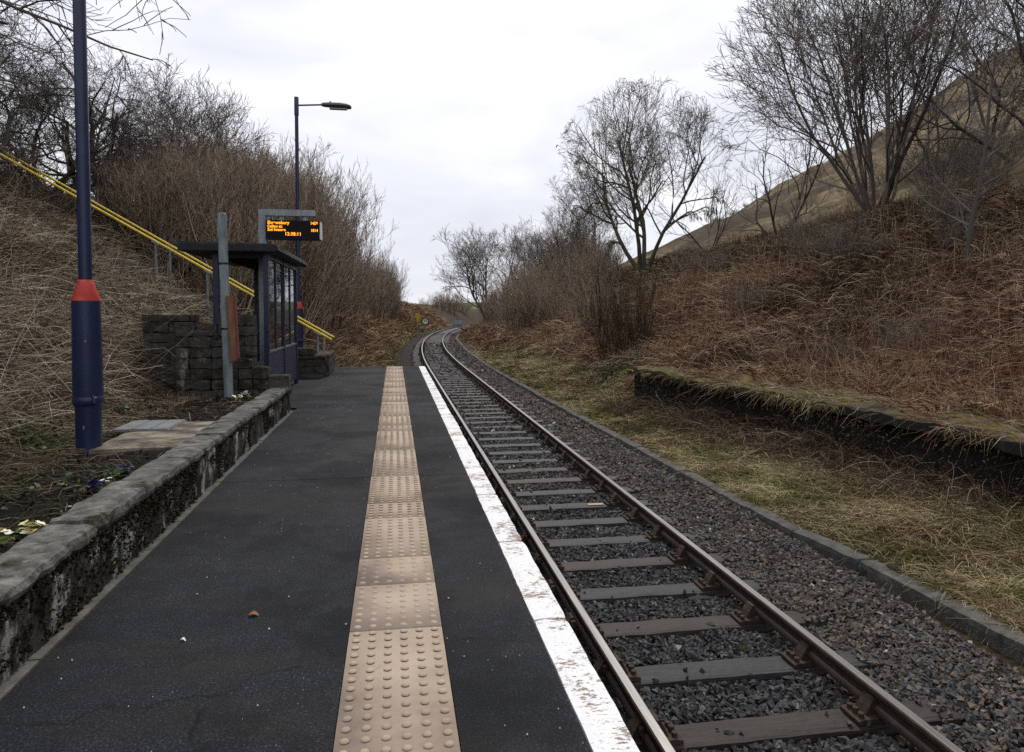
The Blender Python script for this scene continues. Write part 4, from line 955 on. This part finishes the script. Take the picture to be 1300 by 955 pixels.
for a, b_ in ((SY0+.046, ym-.039), (ym+.039, SY1-.046)):
    MB().box(SX-.018, SX+.018, a, b_, .10, .765).build('lower_panel', M['navy2'], sh)
    MB().box(SX-.026, SX+.026, a, b_, .767, .797).build('mid_rail', M['midrail'], sh)
for k, (a, b_) in enumerate(((SY0+.046, (SY0+ym)/2-.023), ((SY0+ym)/2+.023, ym-.039), (ym+.039, (SY1+ym)/2-.023), ((SY1+ym)/2+.023, SY1-.046))):
    MB().box(SX-.004, SX+.004, a, b_, .799, 2.198).build('glass_pane', M['glass'], sh)
MB().box(-2.6, SX-.05, SY1-.004, SY1+.004, .25, 2.2).build('end_pane', M['glass'], sh)
mb = MB(); mb.box(-2.6, SX-.05, SY0-.03, SY0+.03, 2.2, 2.28); mb.box(-2.6, SX-.05, SY1-.03, SY1+.03, 2.2, 2.28); mb.box(-2.65, -2.59, SY0+.04, SY1-.04, 2.2, 2.28)
for y in (12.3, 13.1, 13.9): mb.box(-2.6, SX-.05, y-.025, y+.025, 2.2, 2.27)
mb.build('roof_beam', M['soffit'], sh)
rf = MB().prism([(-3.08, 2.285), (-1.72, 2.285), (-1.69, 2.31), (-1.69, 2.36), (-1.74, 2.395), (-3.08, 2.42)], SY0-.28, SY1+.22).build('roof', M['roof'], sh)
MB().box(-3.07, -1.7, SY0-.292, SY0-.282, 2.29, 2.375).build('fascia', M['soffit'], rf)
MB().box(-1.688, -1.678, SY0-.28, SY1+.22, 2.305, 2.33).build('fascia', M['navy2'], rf)
MB().box(-2.58, -2.25, 11.9, 14.4, .42, .46).build('bench', M['navy2'], sh)
for y in (12.1, 14.2): MB().box(-2.5, -2.4, y, y+.06, 0, .42).build('bench_leg', M['navy2'], sh)

# ------------------------------------------------------------------ information display
DY = 12.1
dsp = empty('information_display', (-2.05, DY, 0), 'black departure display with amber text hung on a grey gantry', 'display')
A = at_y(333, 266, DY); B2 = at_y(400, 273, DY); pxx = A[0]; ztop = A[2]
MB().box(pxx-.055, pxx+.055, DY-.055, DY+.055, 0, ztop-.10, bev=.012).build('post', M['galv'], dsp)
MB().box(pxx-.09, pxx+.09, DY-.09, DY+.09, 2.425, 2.465).build('flange', M['galv'], dsp)
MB().box(pxx-.055, B2[0], DY-.05, DY+.05, ztop-.098, ztop, bev=.008).build('arm', M['galv'], dsp)
MB().prism([(pxx+.057, ztop-.1), (pxx+.155, ztop-.1), (pxx+.057, ztop-.2)], DY-.012, DY+.012).build('gusset', M['galv'], dsp)
C0 = at_y(337, 278.5, DY-.1); C1 = at_y(406, 304.5, DY-.1); cz1, cz0 = C0[2]-.01, C1[2]
for px_ in (357.5, 387.5):
    hx = at_y(px_, 275, DY)[0]; MB().box(hx-.03, hx+.03, DY-.02, DY+.02, cz1-.005, ztop-.1).build('hanger', M['galv'], dsp)
cx0, cx1 = C0[0], C1[0]
case = MB().box(cx0, cx1, DY-.1, DY+.1, cz0, cz1, bev=.008).build('display_case', M['case'], dsp)
MB().box(cx1+.001, cx1+.022, DY-.098, DY+.098, cz0+.005, cz1-.02).build('end_cap', M['white'], case)
def text(parent, name, body, x, z, y, size, mat, align='LEFT', sx=1., rot=(pi/2, 0, 0), extr=.002):
    cu = bpy.data.curves.new(name, 'FONT'); cu.body = body; cu.size = size; cu.align_x = align; cu.align_y = 'BOTTOM'; cu.extrude = extr; cu.offset = .0018 if mat is M['led'] else 0; cu.space_character = 1.08
    tmp = bpy.data.objects.new('tmp', cu); COL.objects.link(tmp); me = bpy.data.meshes.new_from_object(tmp.evaluated_get(bpy.context.evaluated_depsgraph_get())); bpy.data.objects.remove(tmp); bpy.data.curves.remove(cu)
    me.materials.clear(); o = link(name, me, mat, parent)
    w = np.array((x, y, z))-world_loc(parent); o.location = w; o.rotation_euler = rot; o.scale = (sx, 1, 1); return o
yT = DY-.104
def zpix(py): return at_y(370, py, DY-.1)[2]
def xpix(px): return at_y(px, 290, DY-.1)[0]
text(case, 'text_line', 'Shrewsbury', xpix(339.5), zpix(286.0), yT, .070, M['led'], sx=.92)
text(case, 'text_line', '1458', xpix(403.5), zpix(286.0), yT, .064, M['led'], 'RIGHT', .85)
text(case, 'text_line', 'Calling at:', xpix(339.5), zpix(290.2), yT, .058, M['led'], sx=.9)
text(case, 'text_line', '2nd Swansea', xpix(339.5), zpix(294.4), yT, .058, M['led'], sx=.85)
text(case, 'text_line', '1814', xpix(403.5), zpix(294.9), yT, .060, M['led'], 'RIGHT', .85)
text(case, 'text_line', '12:38:11', xpix(372), zpix(300.2), yT, .072, M['led'], 'CENTER', .95)

# ------------------------------------------------------------------ leaning post with board
PB = at_y(290, 495, 10.1); PT = at_y(281.5, 272, 10.1)
sp_ = empty('leaning_post', (PB[0], 10.1, .28), 'weathered grey post leaning in the bed beside the shelter', 'post')
mb = MB(); mb.tube([(PB[0]+.01, 10.1, .0), PT, (PT[0], 10.1, PT[2]+.015)], [.058, .058, .045], 18); mb.build('post_shaft', M['postgrey'], sp_, True)
mb = MB()
for f in (.35, .72): 
    c = np.array(PB)+(np.array(PT)-np.array(PB))*f; mb.tube([c-np.array((0, 0, .012)), c+np.array((0, 0, .012))], .061, 18)
mb.build('band', M['black'], sp_, True)
nb_ = empty('notice_board', (PB[0]+.1, 10.0, 1), 'narrow brown wooden board with red edge fixed to the leaning post', 'board')
t0, t1, b0, b1 = at_y(286.5, 376, 10.02), at_y(298.5, 375, 10.02), at_y(292.5, 459, 10.02), at_y(303.5, 454, 10.02)
dv = np.array((0, .045, 0))
def quad_slab(a, b_, c, d_, th):
    A_ = [np.array(q) for q in (a, b_, c, d_)]; return MB().add(A_+[q+np.array((0, th, 0)) for q in A_], [(0, 1, 2, 3), (7, 6, 5, 4), (0, 4, 5, 1), (1, 5, 6, 2), (2, 6, 7, 3), (3, 7, 4, 0)])
def lerp(a, b_, u): return tuple(np.array(a)+(np.array(b_)-np.array(a))*u)
quad_slab(lerp(t0, t1, .1), lerp(t0, t1, .76), lerp(b0, b1, .72), lerp(b0, b1, .1), .03).build('panel', M['boardwood'], nb_)
quad_slab(lerp(t0, t1, .78), t1, b1, lerp(b0, b1, .74), .05).build('edge', M['boardred'], nb_)
quad_slab(t0, lerp(t0, t1, .09), lerp(b0, b1, .09), b0, .05).build('edge', M['boardwood'], nb_)
quad_slab(lerp(lerp(b0, t0, .0), b1, .1), lerp(b0, b1, .73), lerp(lerp(b0, b1, .73), lerp(t0, t1, .76), -.03), lerp(b0, b1, .1)-np.array((0, 0, .03)), .05).build('edge', M['boardred'], nb_)

# ------------------------------------------------------------------ steps and handrails
def handrail(Y, pt, pe, post_px, label):
    a = np.array(at_y(*pt, Y)); b_ = np.array(at_y(*pe, Y)); e = empty('handrail', (b_[0], Y, 0), label, 'handrail', 'yellow handrails of the steps')
    top = a+(a-b_)*.75
    mb = MB(); mb.tube([b_, top], .024, 12); mb.build('rail_bar', M['yellow'], e, True)
    for px_ in post_px:
        u = (at_y(px_, 400, Y)[0]-b_[0])/(a[0]-b_[0]); c = b_+(a-b_)*u; g = float(height(np.array([c[0]]), np.array([Y]))[0]); g = max(g, .45) if c[0] > -2 else g
        if c[0] > -3.4 and c[0] < -2: g = .585*(-1.7-c[0])
        mb = MB(); mb.tube([(c[0], Y, g-.1), (c[0], Y, c[2]-.02)], .026, 10); mb.tube([c-np.array((.07, 0, -.0)), c+np.array((.07, 0, -.08))], .034, 12); mb.build('post', M['postgrey'], e, True)
    for f in (1.15, 1.45): 
        c = b_+(a-b_)*f; mb = MB(); mb.tube([(c[0], Y, c[2]-1.2), (c[0], Y, c[2]-.02)], .026, 10); mb.build('post', M['galv'], e, True)
handrail(16.4, (0, 196), (421, 431.5), (403, 341, 264, 199), 'near yellow handrail climbing the bank beside the steps')
handrail(17.7, (0, 190), (424, 428.5), (411, 352, 277, 217), 'far yellow handrail climbing the bank on the other side')
st = empty('steps', (-1.8, 17, 0), 'flight of concrete steps climbing the left bank', 'steps')
for k in range(36):
    x1 = -1.75-k*.28; z1 = .164*(k+1)
    MB().box(x1-.30, x1, 16.5, 17.6, z1-.4, z1, rnd=random.random()).build('step', M['gutter'], st)
# small white marker post on the bank
q = at_y(276, 382, 15.2); g = float(height(np.array([q[0]]), np.array([15.2]))[0])
mk = empty('marker_post', (q[0], 15.2, g), 'short white marker post on the bank left of the shelter', 'post')
MB().box(q[0]-.03, q[0]+.03, 15.18, 15.22, g-.2, at_y(276, 365, 15.2)[2]).build('post_shaft', M['white'], mk)

# ------------------------------------------------------------------ lineside signs far away
def gz(x, y): return float(height(np.array([x]), np.array([y]))[0])
q = at_y(540, 408, 80); g = gz(q[0], 80)
sg = empty('speed_sign', (q[0], 80, g), 'round white speed sign beside the curve of the track', 'sign')
MB().tube([(q[0], 80.05, g-.2), (q[0], 80.05, q[2])], .045, 8).build('post', M['galv'], sg)
dk = MB(); dk.tube([(q[0], 80.0, q[2]), (q[0], 80.03, q[2])], .40, 28); rim = dk.build('rim', M['black'], sg)
dk = MB(); dk.tube([(q[0], 79.985, q[2]), (q[0], 79.998, q[2])], .30, 28); dk.build('disc', M['white'], sg)
text(sg, 'numerals', '45', q[0], q[2]-.15, 79.98, .44, M['black'], 'CENTER', .9, extr=.003)
q = at_y(530, 403, 82); g = gz(q[0], 82)
ys_ = empty('lineside_marker', (q[0], 82, g), 'yellow marker board left of the round sign', 'sign')
MB().tube([(q[0], 82.05, g-.2), (q[0], 82.05, q[2])], .05, 8).build('post', M['galv'], ys_)
MB().prism([(q[0]-.22, q[2]+.5), (q[0]+.22, q[2]+.5), (q[0]+.22, q[2]+.1), (q[0]+.1, q[2]-.5), (q[0]-.1, q[2]-.5), (q[0]-.22, q[2]+.1)], 82, 82.03).build('board', M['yellowsign'], ys_)
q = at_y(581, 409, 122); g = gz(q[0], 122)
rc = empty('relay_cabinet', (q[0], 122, g), 'grey lineside cabinet where the track bends out of sight', 'cabinet')
zc = q[2]; MB().box(q[0]-.7, q[0]+.7, 121.7, 122.4, min(g, zc-.5), zc+.42).build('body', M['cab'], rc); MB().box(q[0]-.76, q[0]+.76, 121.64, 122.46, zc+.422, zc+.5).build('lid', M['cab'], rc)
for s_ in (-1, 1): MB().box(q[0]+s_*.35-.32, q[0]+s_*.35+.32, 121.68, 121.698, zc-.4, zc+.38).build('door', M['galv'], rc)

# ------------------------------------------------------------------ trees and shrubs
def grow(seed, stems, H_, r0, lean=.25, spread=.9, levels=4, kids=(7, 6, 5, 4), wob=.22, up=.12, ratio=(.45, .7), first=.3, n0=8, ang=(.5, 1.0), twig_r=.006, stem_var=.3, curl=.0, env=None):
    rs = random.Random(seed); out = []
    def nrm(v):
        l = sqrt(v[0]**2+v[1]**2+v[2]**2) or 1; return (v[0]/l, v[1]/l, v[2]/l)
    def br(p, d, L, r, lv):
        n = n0 if lv == 0 else (6 if lv == 1 else 5)
        pts = [p]; rad = [r]; dirs = [d]
        tip = r*(.35 if lv < levels else .5)
        for i in range(n):
            w = wob*(.6, 1, .75, .65, .6)[lv]
            d = nrm((d[0]+rs.gauss(0, w), d[1]+rs.gauss(0, w), d[2]+rs.gauss(0, w)+up-curl*lv))
            p = (p[0]+d[0]*L/n, p[1]+d[1]*L/n, p[2]+d[2]*L/n)
            if env and lv and ((p[0]**2+p[1]**2)/(env[0]*H_)**2 + ((p[2]-env[1]*H_)/(env[2]*H_))**2) > 1+rs.uniform(-.12, .06): d = nrm((d[0]*.6, d[1]*.6, d[2]*.6-.25)); p = tuple(pts[-1][k]+(p[k]-pts[-1][k])*.25 for k in range(3))
            pts.append(p); rad.append(max(twig_r*.6, r+(tip-r)*(i+1)/n)); dirs.append(d)
        out.append((pts, rad, lv))
        if lv >= levels: return
        nk = kids[min(lv, len(kids)-1)]; nk = max(2, int(round(nk*rs.uniform(.75, 1.25))))
        for j in range(nk):
            f = first if lv == 0 else .18
            u = f+(1-f)*(j+rs.random())/nk; i = min(int(u*n), n-1); q = u*n-i
            P = tuple(pts[i][k]+(pts[i+1][k]-pts[i][k])*q for k in range(3)); D = dirs[i]
            a = rs.uniform(*ang)*spread; az = rs.uniform(0, 2*pi)
            ref = (0, 0, 1) if abs(D[2]) < .9 else (1, 0, 0)
            U = nrm((D[1]*ref[2]-D[2]*ref[1], D[2]*ref[0]-D[0]*ref[2], D[0]*ref[1]-D[1]*ref[0])); W = (D[1]*U[2]-D[2]*U[1], D[2]*U[0]-D[0]*U[2], D[0]*U[1]-D[1]*U[0])
            s_, c_ = sin(a), cos(a); D2 = nrm(tuple(c_*D[k]+s_*(cos(az)*U[k]+sin(az)*W[k]) for k in range(3)))
            br(P, D2, L*rs.uniform(*ratio)*(1.15-.5*u), max(twig_r, (rad[i]+(rad[i+1]-rad[i])*q)*rs.uniform(.45, .7)), lv+1)
    for s_ in range(stems):
        a = 2*pi*s_/stems+rs.uniform(-.5, .5); l_ = lean*rs.uniform(.4, 1.2) if stems > 1 else lean*.3
        o = .12*sqrt(stems)*(1 if stems > 1 else 0)
        br((o*cos(a)*rs.random(), o*sin(a)*rs.random(), -.15), nrm((l_*cos(a), l_*sin(a), 1)), H_*rs.uniform(1-stem_var, 1)*.72, r0*rs.uniform(.7, 1.1), 0)
    zmax = max(p[2] for q in out for p in q[0]); s = H_/zmax
    return [([(p[0]*s, p[1]*s, p[2]*s) for p in q[0]], q[1], q[2]) for q in out]
def poly_mesh(name, polys, mat, rs, sides):
    c = Cover(); bl = {}
    for p, r, lv in polys: bl.setdefault(len(p), []).append((p, r))
    for k, L in bl.items():
        P = np.array([q[0] for q in L]); W = np.array([q[1] for q in L]); c.add(*strands(P, W, R.random(len(L)), sides))
    me = raw_mesh(name, np.concatenate(c.V), quads=np.concatenate(c.Q), rnd=np.concatenate(c.r), smooth=True); me.materials.append(mat); return me
PROTO = {}
def proto(key, tm, cm, tl=1, **kw):
    P = grow(**kw); a = [q for q in P if q[2] <= tl]; b_ = [q for q in P if q[2] > tl]
    PROTO[key] = (poly_mesh('trunk', a, M[tm], R, 7), poly_mesh('crown', b_, M[cm], R, 3), kw['H_'])
def plant(key, name, px, Y, h, label, cat, group=None, rot=None, x=None, sxy=1., sink=0., pn=('trunk', 'crown'), tilt=0):
    xx_ = at_y(px, 396, Y)[0] if x is None else x; z = gz(xx_, Y)-sink
    e = empty(name, (xx_, Y, z), label, cat, group)
    tm, cm, H_ = PROTO[key]; s = h/H_; rz = random.uniform(0, 2*pi) if rot is None else rot
    for nm, me in zip(pn, (tm, cm)):
        o = link(nm, me, None, e); o.rotation_euler = (0, tilt, rz); o.scale = (s*sxy, s*sxy, s)
    return e
proto('big', 'bark', 'twig', 1, seed=11, stems=12, H_=12, r0=.075, lean=.66, spread=.85, levels=4, kids=(8, 6, 5, 3), wob=.16, up=.07, first=.12, ratio=(.45, .70), twig_r=.0095, env=(.52, .5, .52))
proto('mature', 'mossbark', 'twig', 1, seed=5, stems=4, H_=13, r0=.18, lean=.5, spread=.9, levels=4, kids=(10, 7, 5, 4), wob=.16, up=.07, first=.3, ratio=(.50, .74), twig_r=.0135, stem_var=.15, env=(.46, .6, .41))
proto('single', 'bark', 'twig', 1, seed=23, stems=3, H_=9, r0=.12, lean=.5, spread=.95, levels=4, kids=(9, 7, 5, 3), wob=.16, up=.07, first=.22, ratio=(.50, .74), twig_r=.0105, env=(.52, .56, .45))
proto('hawthorn', 'bark', 'bark', 1, seed=31, stems=4, H_=6, r0=.13, lean=.6, spread=1.25, levels=4, kids=(8, 8, 6, 4), wob=.3, up=.03, first=.15, ratio=(.45, .7), twig_r=.007)
proto('spread', 'bark', 'bark', 1, seed=37, stems=5, H_=11, r0=.17, lean=.85, spread=1.15, levels=4, kids=(10, 8, 6, 5), wob=.24, up=.0, first=.15, ratio=(.45, .66), twig_r=.007, env=(.85, .5, .6))
proto('birch', 'pale', 'pale', 1, seed=41, stems=1, H_=6, r0=.055, lean=.02, spread=1.2, levels=3, kids=(15, 6, 4), wob=.07, up=.05, first=.15, ratio=(.25, .42), twig_r=.0055)
proto('sparse', 'bark', 'twig', 1, seed=43, stems=4, H_=6, r0=.06, lean=.75, spread=.8, levels=3, kids=(7, 5, 4), wob=.2, up=.10, first=.2, ratio=(.38, .6), twig_r=.006)
for k in range(5):
    proto('thick%d' % k, 'thicket', 'thicket', 0, seed=100+k, stems=22, H_=6, r0=.03, lean=.5, spread=.75, levels=3, kids=(8, 5, 4), wob=.16, up=.14, first=.1, ratio=(.32, .55), twig_r=.0065, stem_var=.45)
for k in range(3):
    proto('bush%d' % k, 'twig', 'twig', 0, seed=130+k, stems=14, H_=3, r0=.022, lean=.8, spread=.9, levels=3, kids=(7, 5, 4), wob=.22, up=.08, first=.08, ratio=(.35, .6), twig_r=.005, stem_var=.5)
proto('broom', 'darkshrub', 'darkshrub', 0, seed=151, stems=34, H_=3.6, r0=.018, lean=.42, spread=.45, levels=2, kids=(9, 6), wob=.1, up=.22, first=.05, ratio=(.35, .55), twig_r=.006, stem_var=.5)

# right side
plant('big', 'bare_tree', 1108, 25.5, 13.2, 'tallest many stemmed bare tree on the right bank crest', 'tree', rot=.4)
plant('sparse', 'small_tree', 1185, 30, 7.5, 'thin bare tree behind the pale birch', 'tree', rot=2.2, sxy=.9)
plant('birch', 'birch_tree', 1224, 16.2, 6.4, 'slender pale birch standing on the dark right bank', 'tree', rot=1.2, sxy=1.1)
plant('mature', 'bare_tree', 814, 45, 12.3, 'round headed bare tree with mossy trunk at the centre right', 'tree', rot=.9, sxy=.95)
plant('sparse', 'small_tree', 988, 32, 6.8, 'small sparse leaning tree between the mossy tree and the tallest tree', 'tree', rot=.3)
plant('sparse', 'small_tree', 900, 40, 5.5, 'thin small tree right of the mossy trunked tree', 'tree', rot=2.0)
plant('sparse', 'bare_tree', 1255, 33, 9.5, 'thin stemmed bare tree on the crest behind the pale birch', 'tree', rot=2.6, sxy=1.1)
plant('single', 'bare_tree', 668, 84, 9.5, 'bare tree just right of the farthest tree beside the track', 'tree', rot=2.5)
plant('big', 'bare_tree', 712, 68, 9.0, 'fan shaped bare tree with many pale stems left of the mossy tree', 'tree', rot=.8, sxy=1.2)
plant('single', 'bare_tree', 623, 92, 13.6, 'bare tree farthest along the right side of the track', 'tree', rot=.1, sxy=1.05)
plant('sparse', 'bare_tree', 690, 76, 8.5, 'fan shaped bare tree between the farthest tree and the mossy tree', 'tree', rot=1.1)
plant('single', 'bare_tree', 742, 60, 9.5, 'bare tree overlapping the left side of the mossy tree', 'tree', rot=4.0)
plant('single', 'bare_tree', 1345, 17.5, 9.5, 'bare tree reaching in at the right edge', 'tree', rot=3.3)
plant('sparse', 'bare_tree', 1292, 24, 9.0, 'open bare tree on the crest near the right edge', 'tree', rot=.8)
plant('broom', 'dark_shrub', 795, 24.5, 3.9, 'tall dark upright shrub below the mossy tree', 'shrub', sxy=1.0, sink=.35)
plant('thick1', 'dark_shrub', 750, 34, 3.6, 'brown twiggy shrub left of the tall dark upright shrub', 'shrub', sxy=1.3, sink=.2)
SHR = 'bare brown shrubs along the right bank'
lab_r = 'low bare brown shrub on the right bank'
for k in range(80):
    px_ = random.uniform(590, 775); Y = random.uniform(44, 105) if px_ < 760 else random.uniform(34, 55)
    if float(dlat(at_y(px_, 396, Y)[0], Y)) < 5.2 or (775 < px_ < 850 and Y < 50): continue
    plant('thick%d' % (k % 5), 'bare_shrub', px_, Y, random.uniform(3.0, 5.6), lab_r, 'shrub', SHR, sxy=1.2)
for k in range(18):
    px_ = random.uniform(820, 1300); Y = random.uniform(21, 34)
    if float(dlat(at_y(px_, 396, Y)[0], Y)) < 11: continue
    plant('bush%d' % (k % 3), 'bare_shrub', px_, Y, random.uniform(1.4, 2.8), lab_r, 'shrub', SHR)
for k in range(16):
    px_ = random.uniform(850, 1290); Y = random.uniform(14, 22)
    d_ = float(dlat(at_y(px_, 396, Y)[0], Y))
    if d_ < 7.5: continue
    plant('bush%d' % (k % 3), 'bare_shrub', px_, Y, random.uniform(.8, 1.5), lab_r, 'shrub', SHR)
for k in range(120):                                      # scrub on the hill
    Y = random.uniform(50, 190); x = float(xc(Y))+72-45*random.random()**2.2
    plant('thick%d' % (k % 5), 'hill_shrub', 0, Y, random.uniform(.5, 1.7), 'small low shrub growing on the open hillside', 'shrub', 'shrubs on the hillside', x=x, sxy=2.2)
# left side
plant('spread', 'overhanging_tree', 0, 9.5, 10.5, 'large dark tree overhanging the top left corner', 'tree', x=-9.2, rot=.5, sxy=1.1)
plant('spread', 'overhanging_tree', 0, 14.5, 9.0, 'dark spreading tree behind the overhanging corner tree', 'tree', x=-12.5, rot=2.5, sxy=1.1)
plant('hawthorn', 'hawthorn_tree', 132, 22.5, 5.2, 'thick trunked dark tree on the crest just right of the near lamp', 'tree', rot=.3)
plant('single', 'bare_tree', 245, 29, 7.2, 'twin forked bare tree on the left skyline', 'tree', rot=1.7)
plant('single', 'bare_tree', 352, 42, 8.5, 'bare tree top showing above the thicket by the far lamp', 'tree', rot=.7)
for k, (px_, Y, h) in enumerate(((62, 21, 3.8), (188, 25, 4.4), (-20, 17, 4.0))):
    plant('hawthorn', 'hawthorn_tree', px_, Y, h, 'dark tangled hawthorn on the crest above the yellow handrail', 'tree', 'hawthorns on the left crest')
SHL = 'bare brown saplings of the left thicket'; lab_l = 'bare brown sapling clump in the dense thicket on the left bank'
pxs = [150, 200, 260, 300, 350, 380, 400, 440, 470, 490, 506, 515]; tops = [200, 175, 165, 178, 170, 195, 212, 226, 268, 318, 362, 388]
cnt = 0
for k in range(900):
    Y = 20+75*random.random()**1.3; d_ = random.uniform(-12.5, -5.2); x = float(xc(Y))+d_
    r = (x*cos(YAW)-Y*sin(YAW))/(x*sin(YAW)+Y*cos(YAW)); px_ = CX+FPX*r
    if px_ < 140 or px_ > 512 or (x > -4.2 and Y < 21): continue
    Zc = x*sin(YAW)+Y*cos(YAW); zt_ = HC+(396-(np.interp(px_, pxs, tops)+random.uniform(-4, 40)))/FPX*Zc; h = zt_-gz(x, Y)
    if h < 1.8 or h > 7.5: continue
    plant('thick%d' % (k % 5), 'bare_sapling', 0, Y, h, lab_l, 'shrub', SHL, x=x, sxy=random.uniform(.75, 1.05)*(1.25 if h < 4 else 1)); cnt += 1
    if cnt >= 150: break
# far trees closing the view
for key, px_, Y, yt, lab in (('thick0', 565, 150, 362, 'dense rounded tree closing the view where the track bends'), ('thick1', 576, 153, 365, 'rounded tree just right of the densest far tree'), ('thick2', 554, 148, 368, 'rounded tree just left of the densest far tree'), ('thick3', 540, 170, 379, 'far tree behind the round speed sign'), ('thick1', 590, 165, 373, 'far tree above the lineside cabinet')):
    x_ = at_y(px_, 396, Y)[0]; plant(key, 'far_tree', px_, Y, max(3, HC+(396-yt)/930*Y-gz(x_, Y)), lab, 'tree', sxy=1.5)
for k in range(26):
    px_ = random.uniform(518, 604); Y = random.uniform(118, 178); x_ = at_y(px_, 396, Y)[0]
    h = HC+(396-np.interp(px_, [515, 530, 545, 565, 585, 604], [388, 389, 384, 374, 380, 386])-random.uniform(-8, 0)*0-random.uniform(0, 6))/930*Y-gz(x_, Y)
    if -7.5 < float(dlat(x_, Y)) < 5 or h < 1: continue
    plant('thick%d' % (k % 5), 'far_shrub', px_, Y, min(h, 6), 'low far shrub in the hazy brown treeline beyond the bend', 'shrub', 'low shrubs of the far treeline', sxy=1.7)

# ivy patch at the foot of the dark shrub
q = at_y(790, 440, 22.5); n = 1500; a = R.normal(0, 1, (n, 2)); x = q[0]+a[:, 0]*.55; y = 22.3+a[:, 1]*.7; cov = Cover()
cov.add(*leaf_cloud(x, y, height(x, y)+R.uniform(0, .45, n), R.uniform(.05, .10, n), R.random(n), .8))
cov.build('ivy_patch', M['leaf'], 'dark green ivy growing at the foot of the dark upright shrub', 'ivy')

# ------------------------------------------------------------------ sky and light
w = bpy.data.worlds.new('World'); SC.world = w; w.use_nodes = True; t = w.node_tree; t.nodes.clear()
SUN_EL, SUN_AZ = radians(50), radians(14)      # azimuth from +Y towards +X
out = t.nodes.new('ShaderNodeOutputWorld'); bg = t.nodes.new('ShaderNodeBackground'); t.links.new(bg.outputs[0], out.inputs[0])
sky = t.nodes.new('ShaderNodeTexSky'); sky.sky_type = 'NISHITA'; sky.sun_disc = False; sky.sun_elevation = SUN_EL; sky.sun_rotation = SUN_AZ; sky.dust_density = 4; sky.air_density = 1.0
hs = N(t, 'ShaderNodeHueSaturation', Saturation=.35, Value=1.0); t.links.new(sky.outputs[0], hs.inputs['Color'])
tc = t.nodes.new('ShaderNodeTexCoord'); mp = t.nodes.new('ShaderNodeMapping'); mp.inputs['Scale'].default_value = (1, 1, 2.2); t.links.new(tc.outputs['Generated'], mp.inputs[0])
cl = noise(t, mp.outputs[0], 2.6, 7, .55, .5)
cloud = ramp(t, cl, [(.30, (6.2, 6.6, 7.6)), (.47, (7.7, 7.9, 8.7)), (.62, (9.2, 9.25, 9.6)), (.72, (10.2, 10.2, 10.3))])
t.links.new(mix(t, .86, hs.outputs[0], cloud), bg.inputs[0]); bg.inputs[1].default_value = .097
sl = bpy.data.lights.new('sun', 'SUN'); sl.energy = 1.5; sl.angle = radians(14); sl.color = (1, .94, .85); so = bpy.data.objects.new('sun', sl); COL.objects.link(so)
so.rotation_euler = (pi/2-SUN_EL, 0, pi-SUN_AZ); so.location = (0, 0, 40)

vs_ = SC.view_settings; vs_.view_transform = 'Standard'; vs_.look = 'None'; vs_.exposure = .28; vs_.gamma = 1; vs_.use_curve_mapping = False
SC.cycles.max_bounces = 6; SC.cycles.sample_clamp_indirect = 2.5; SC.cycles.sample_clamp_direct = 12; SC.cycles.transparent_max_bounces = 12; SC.cycles.use_denoising = False
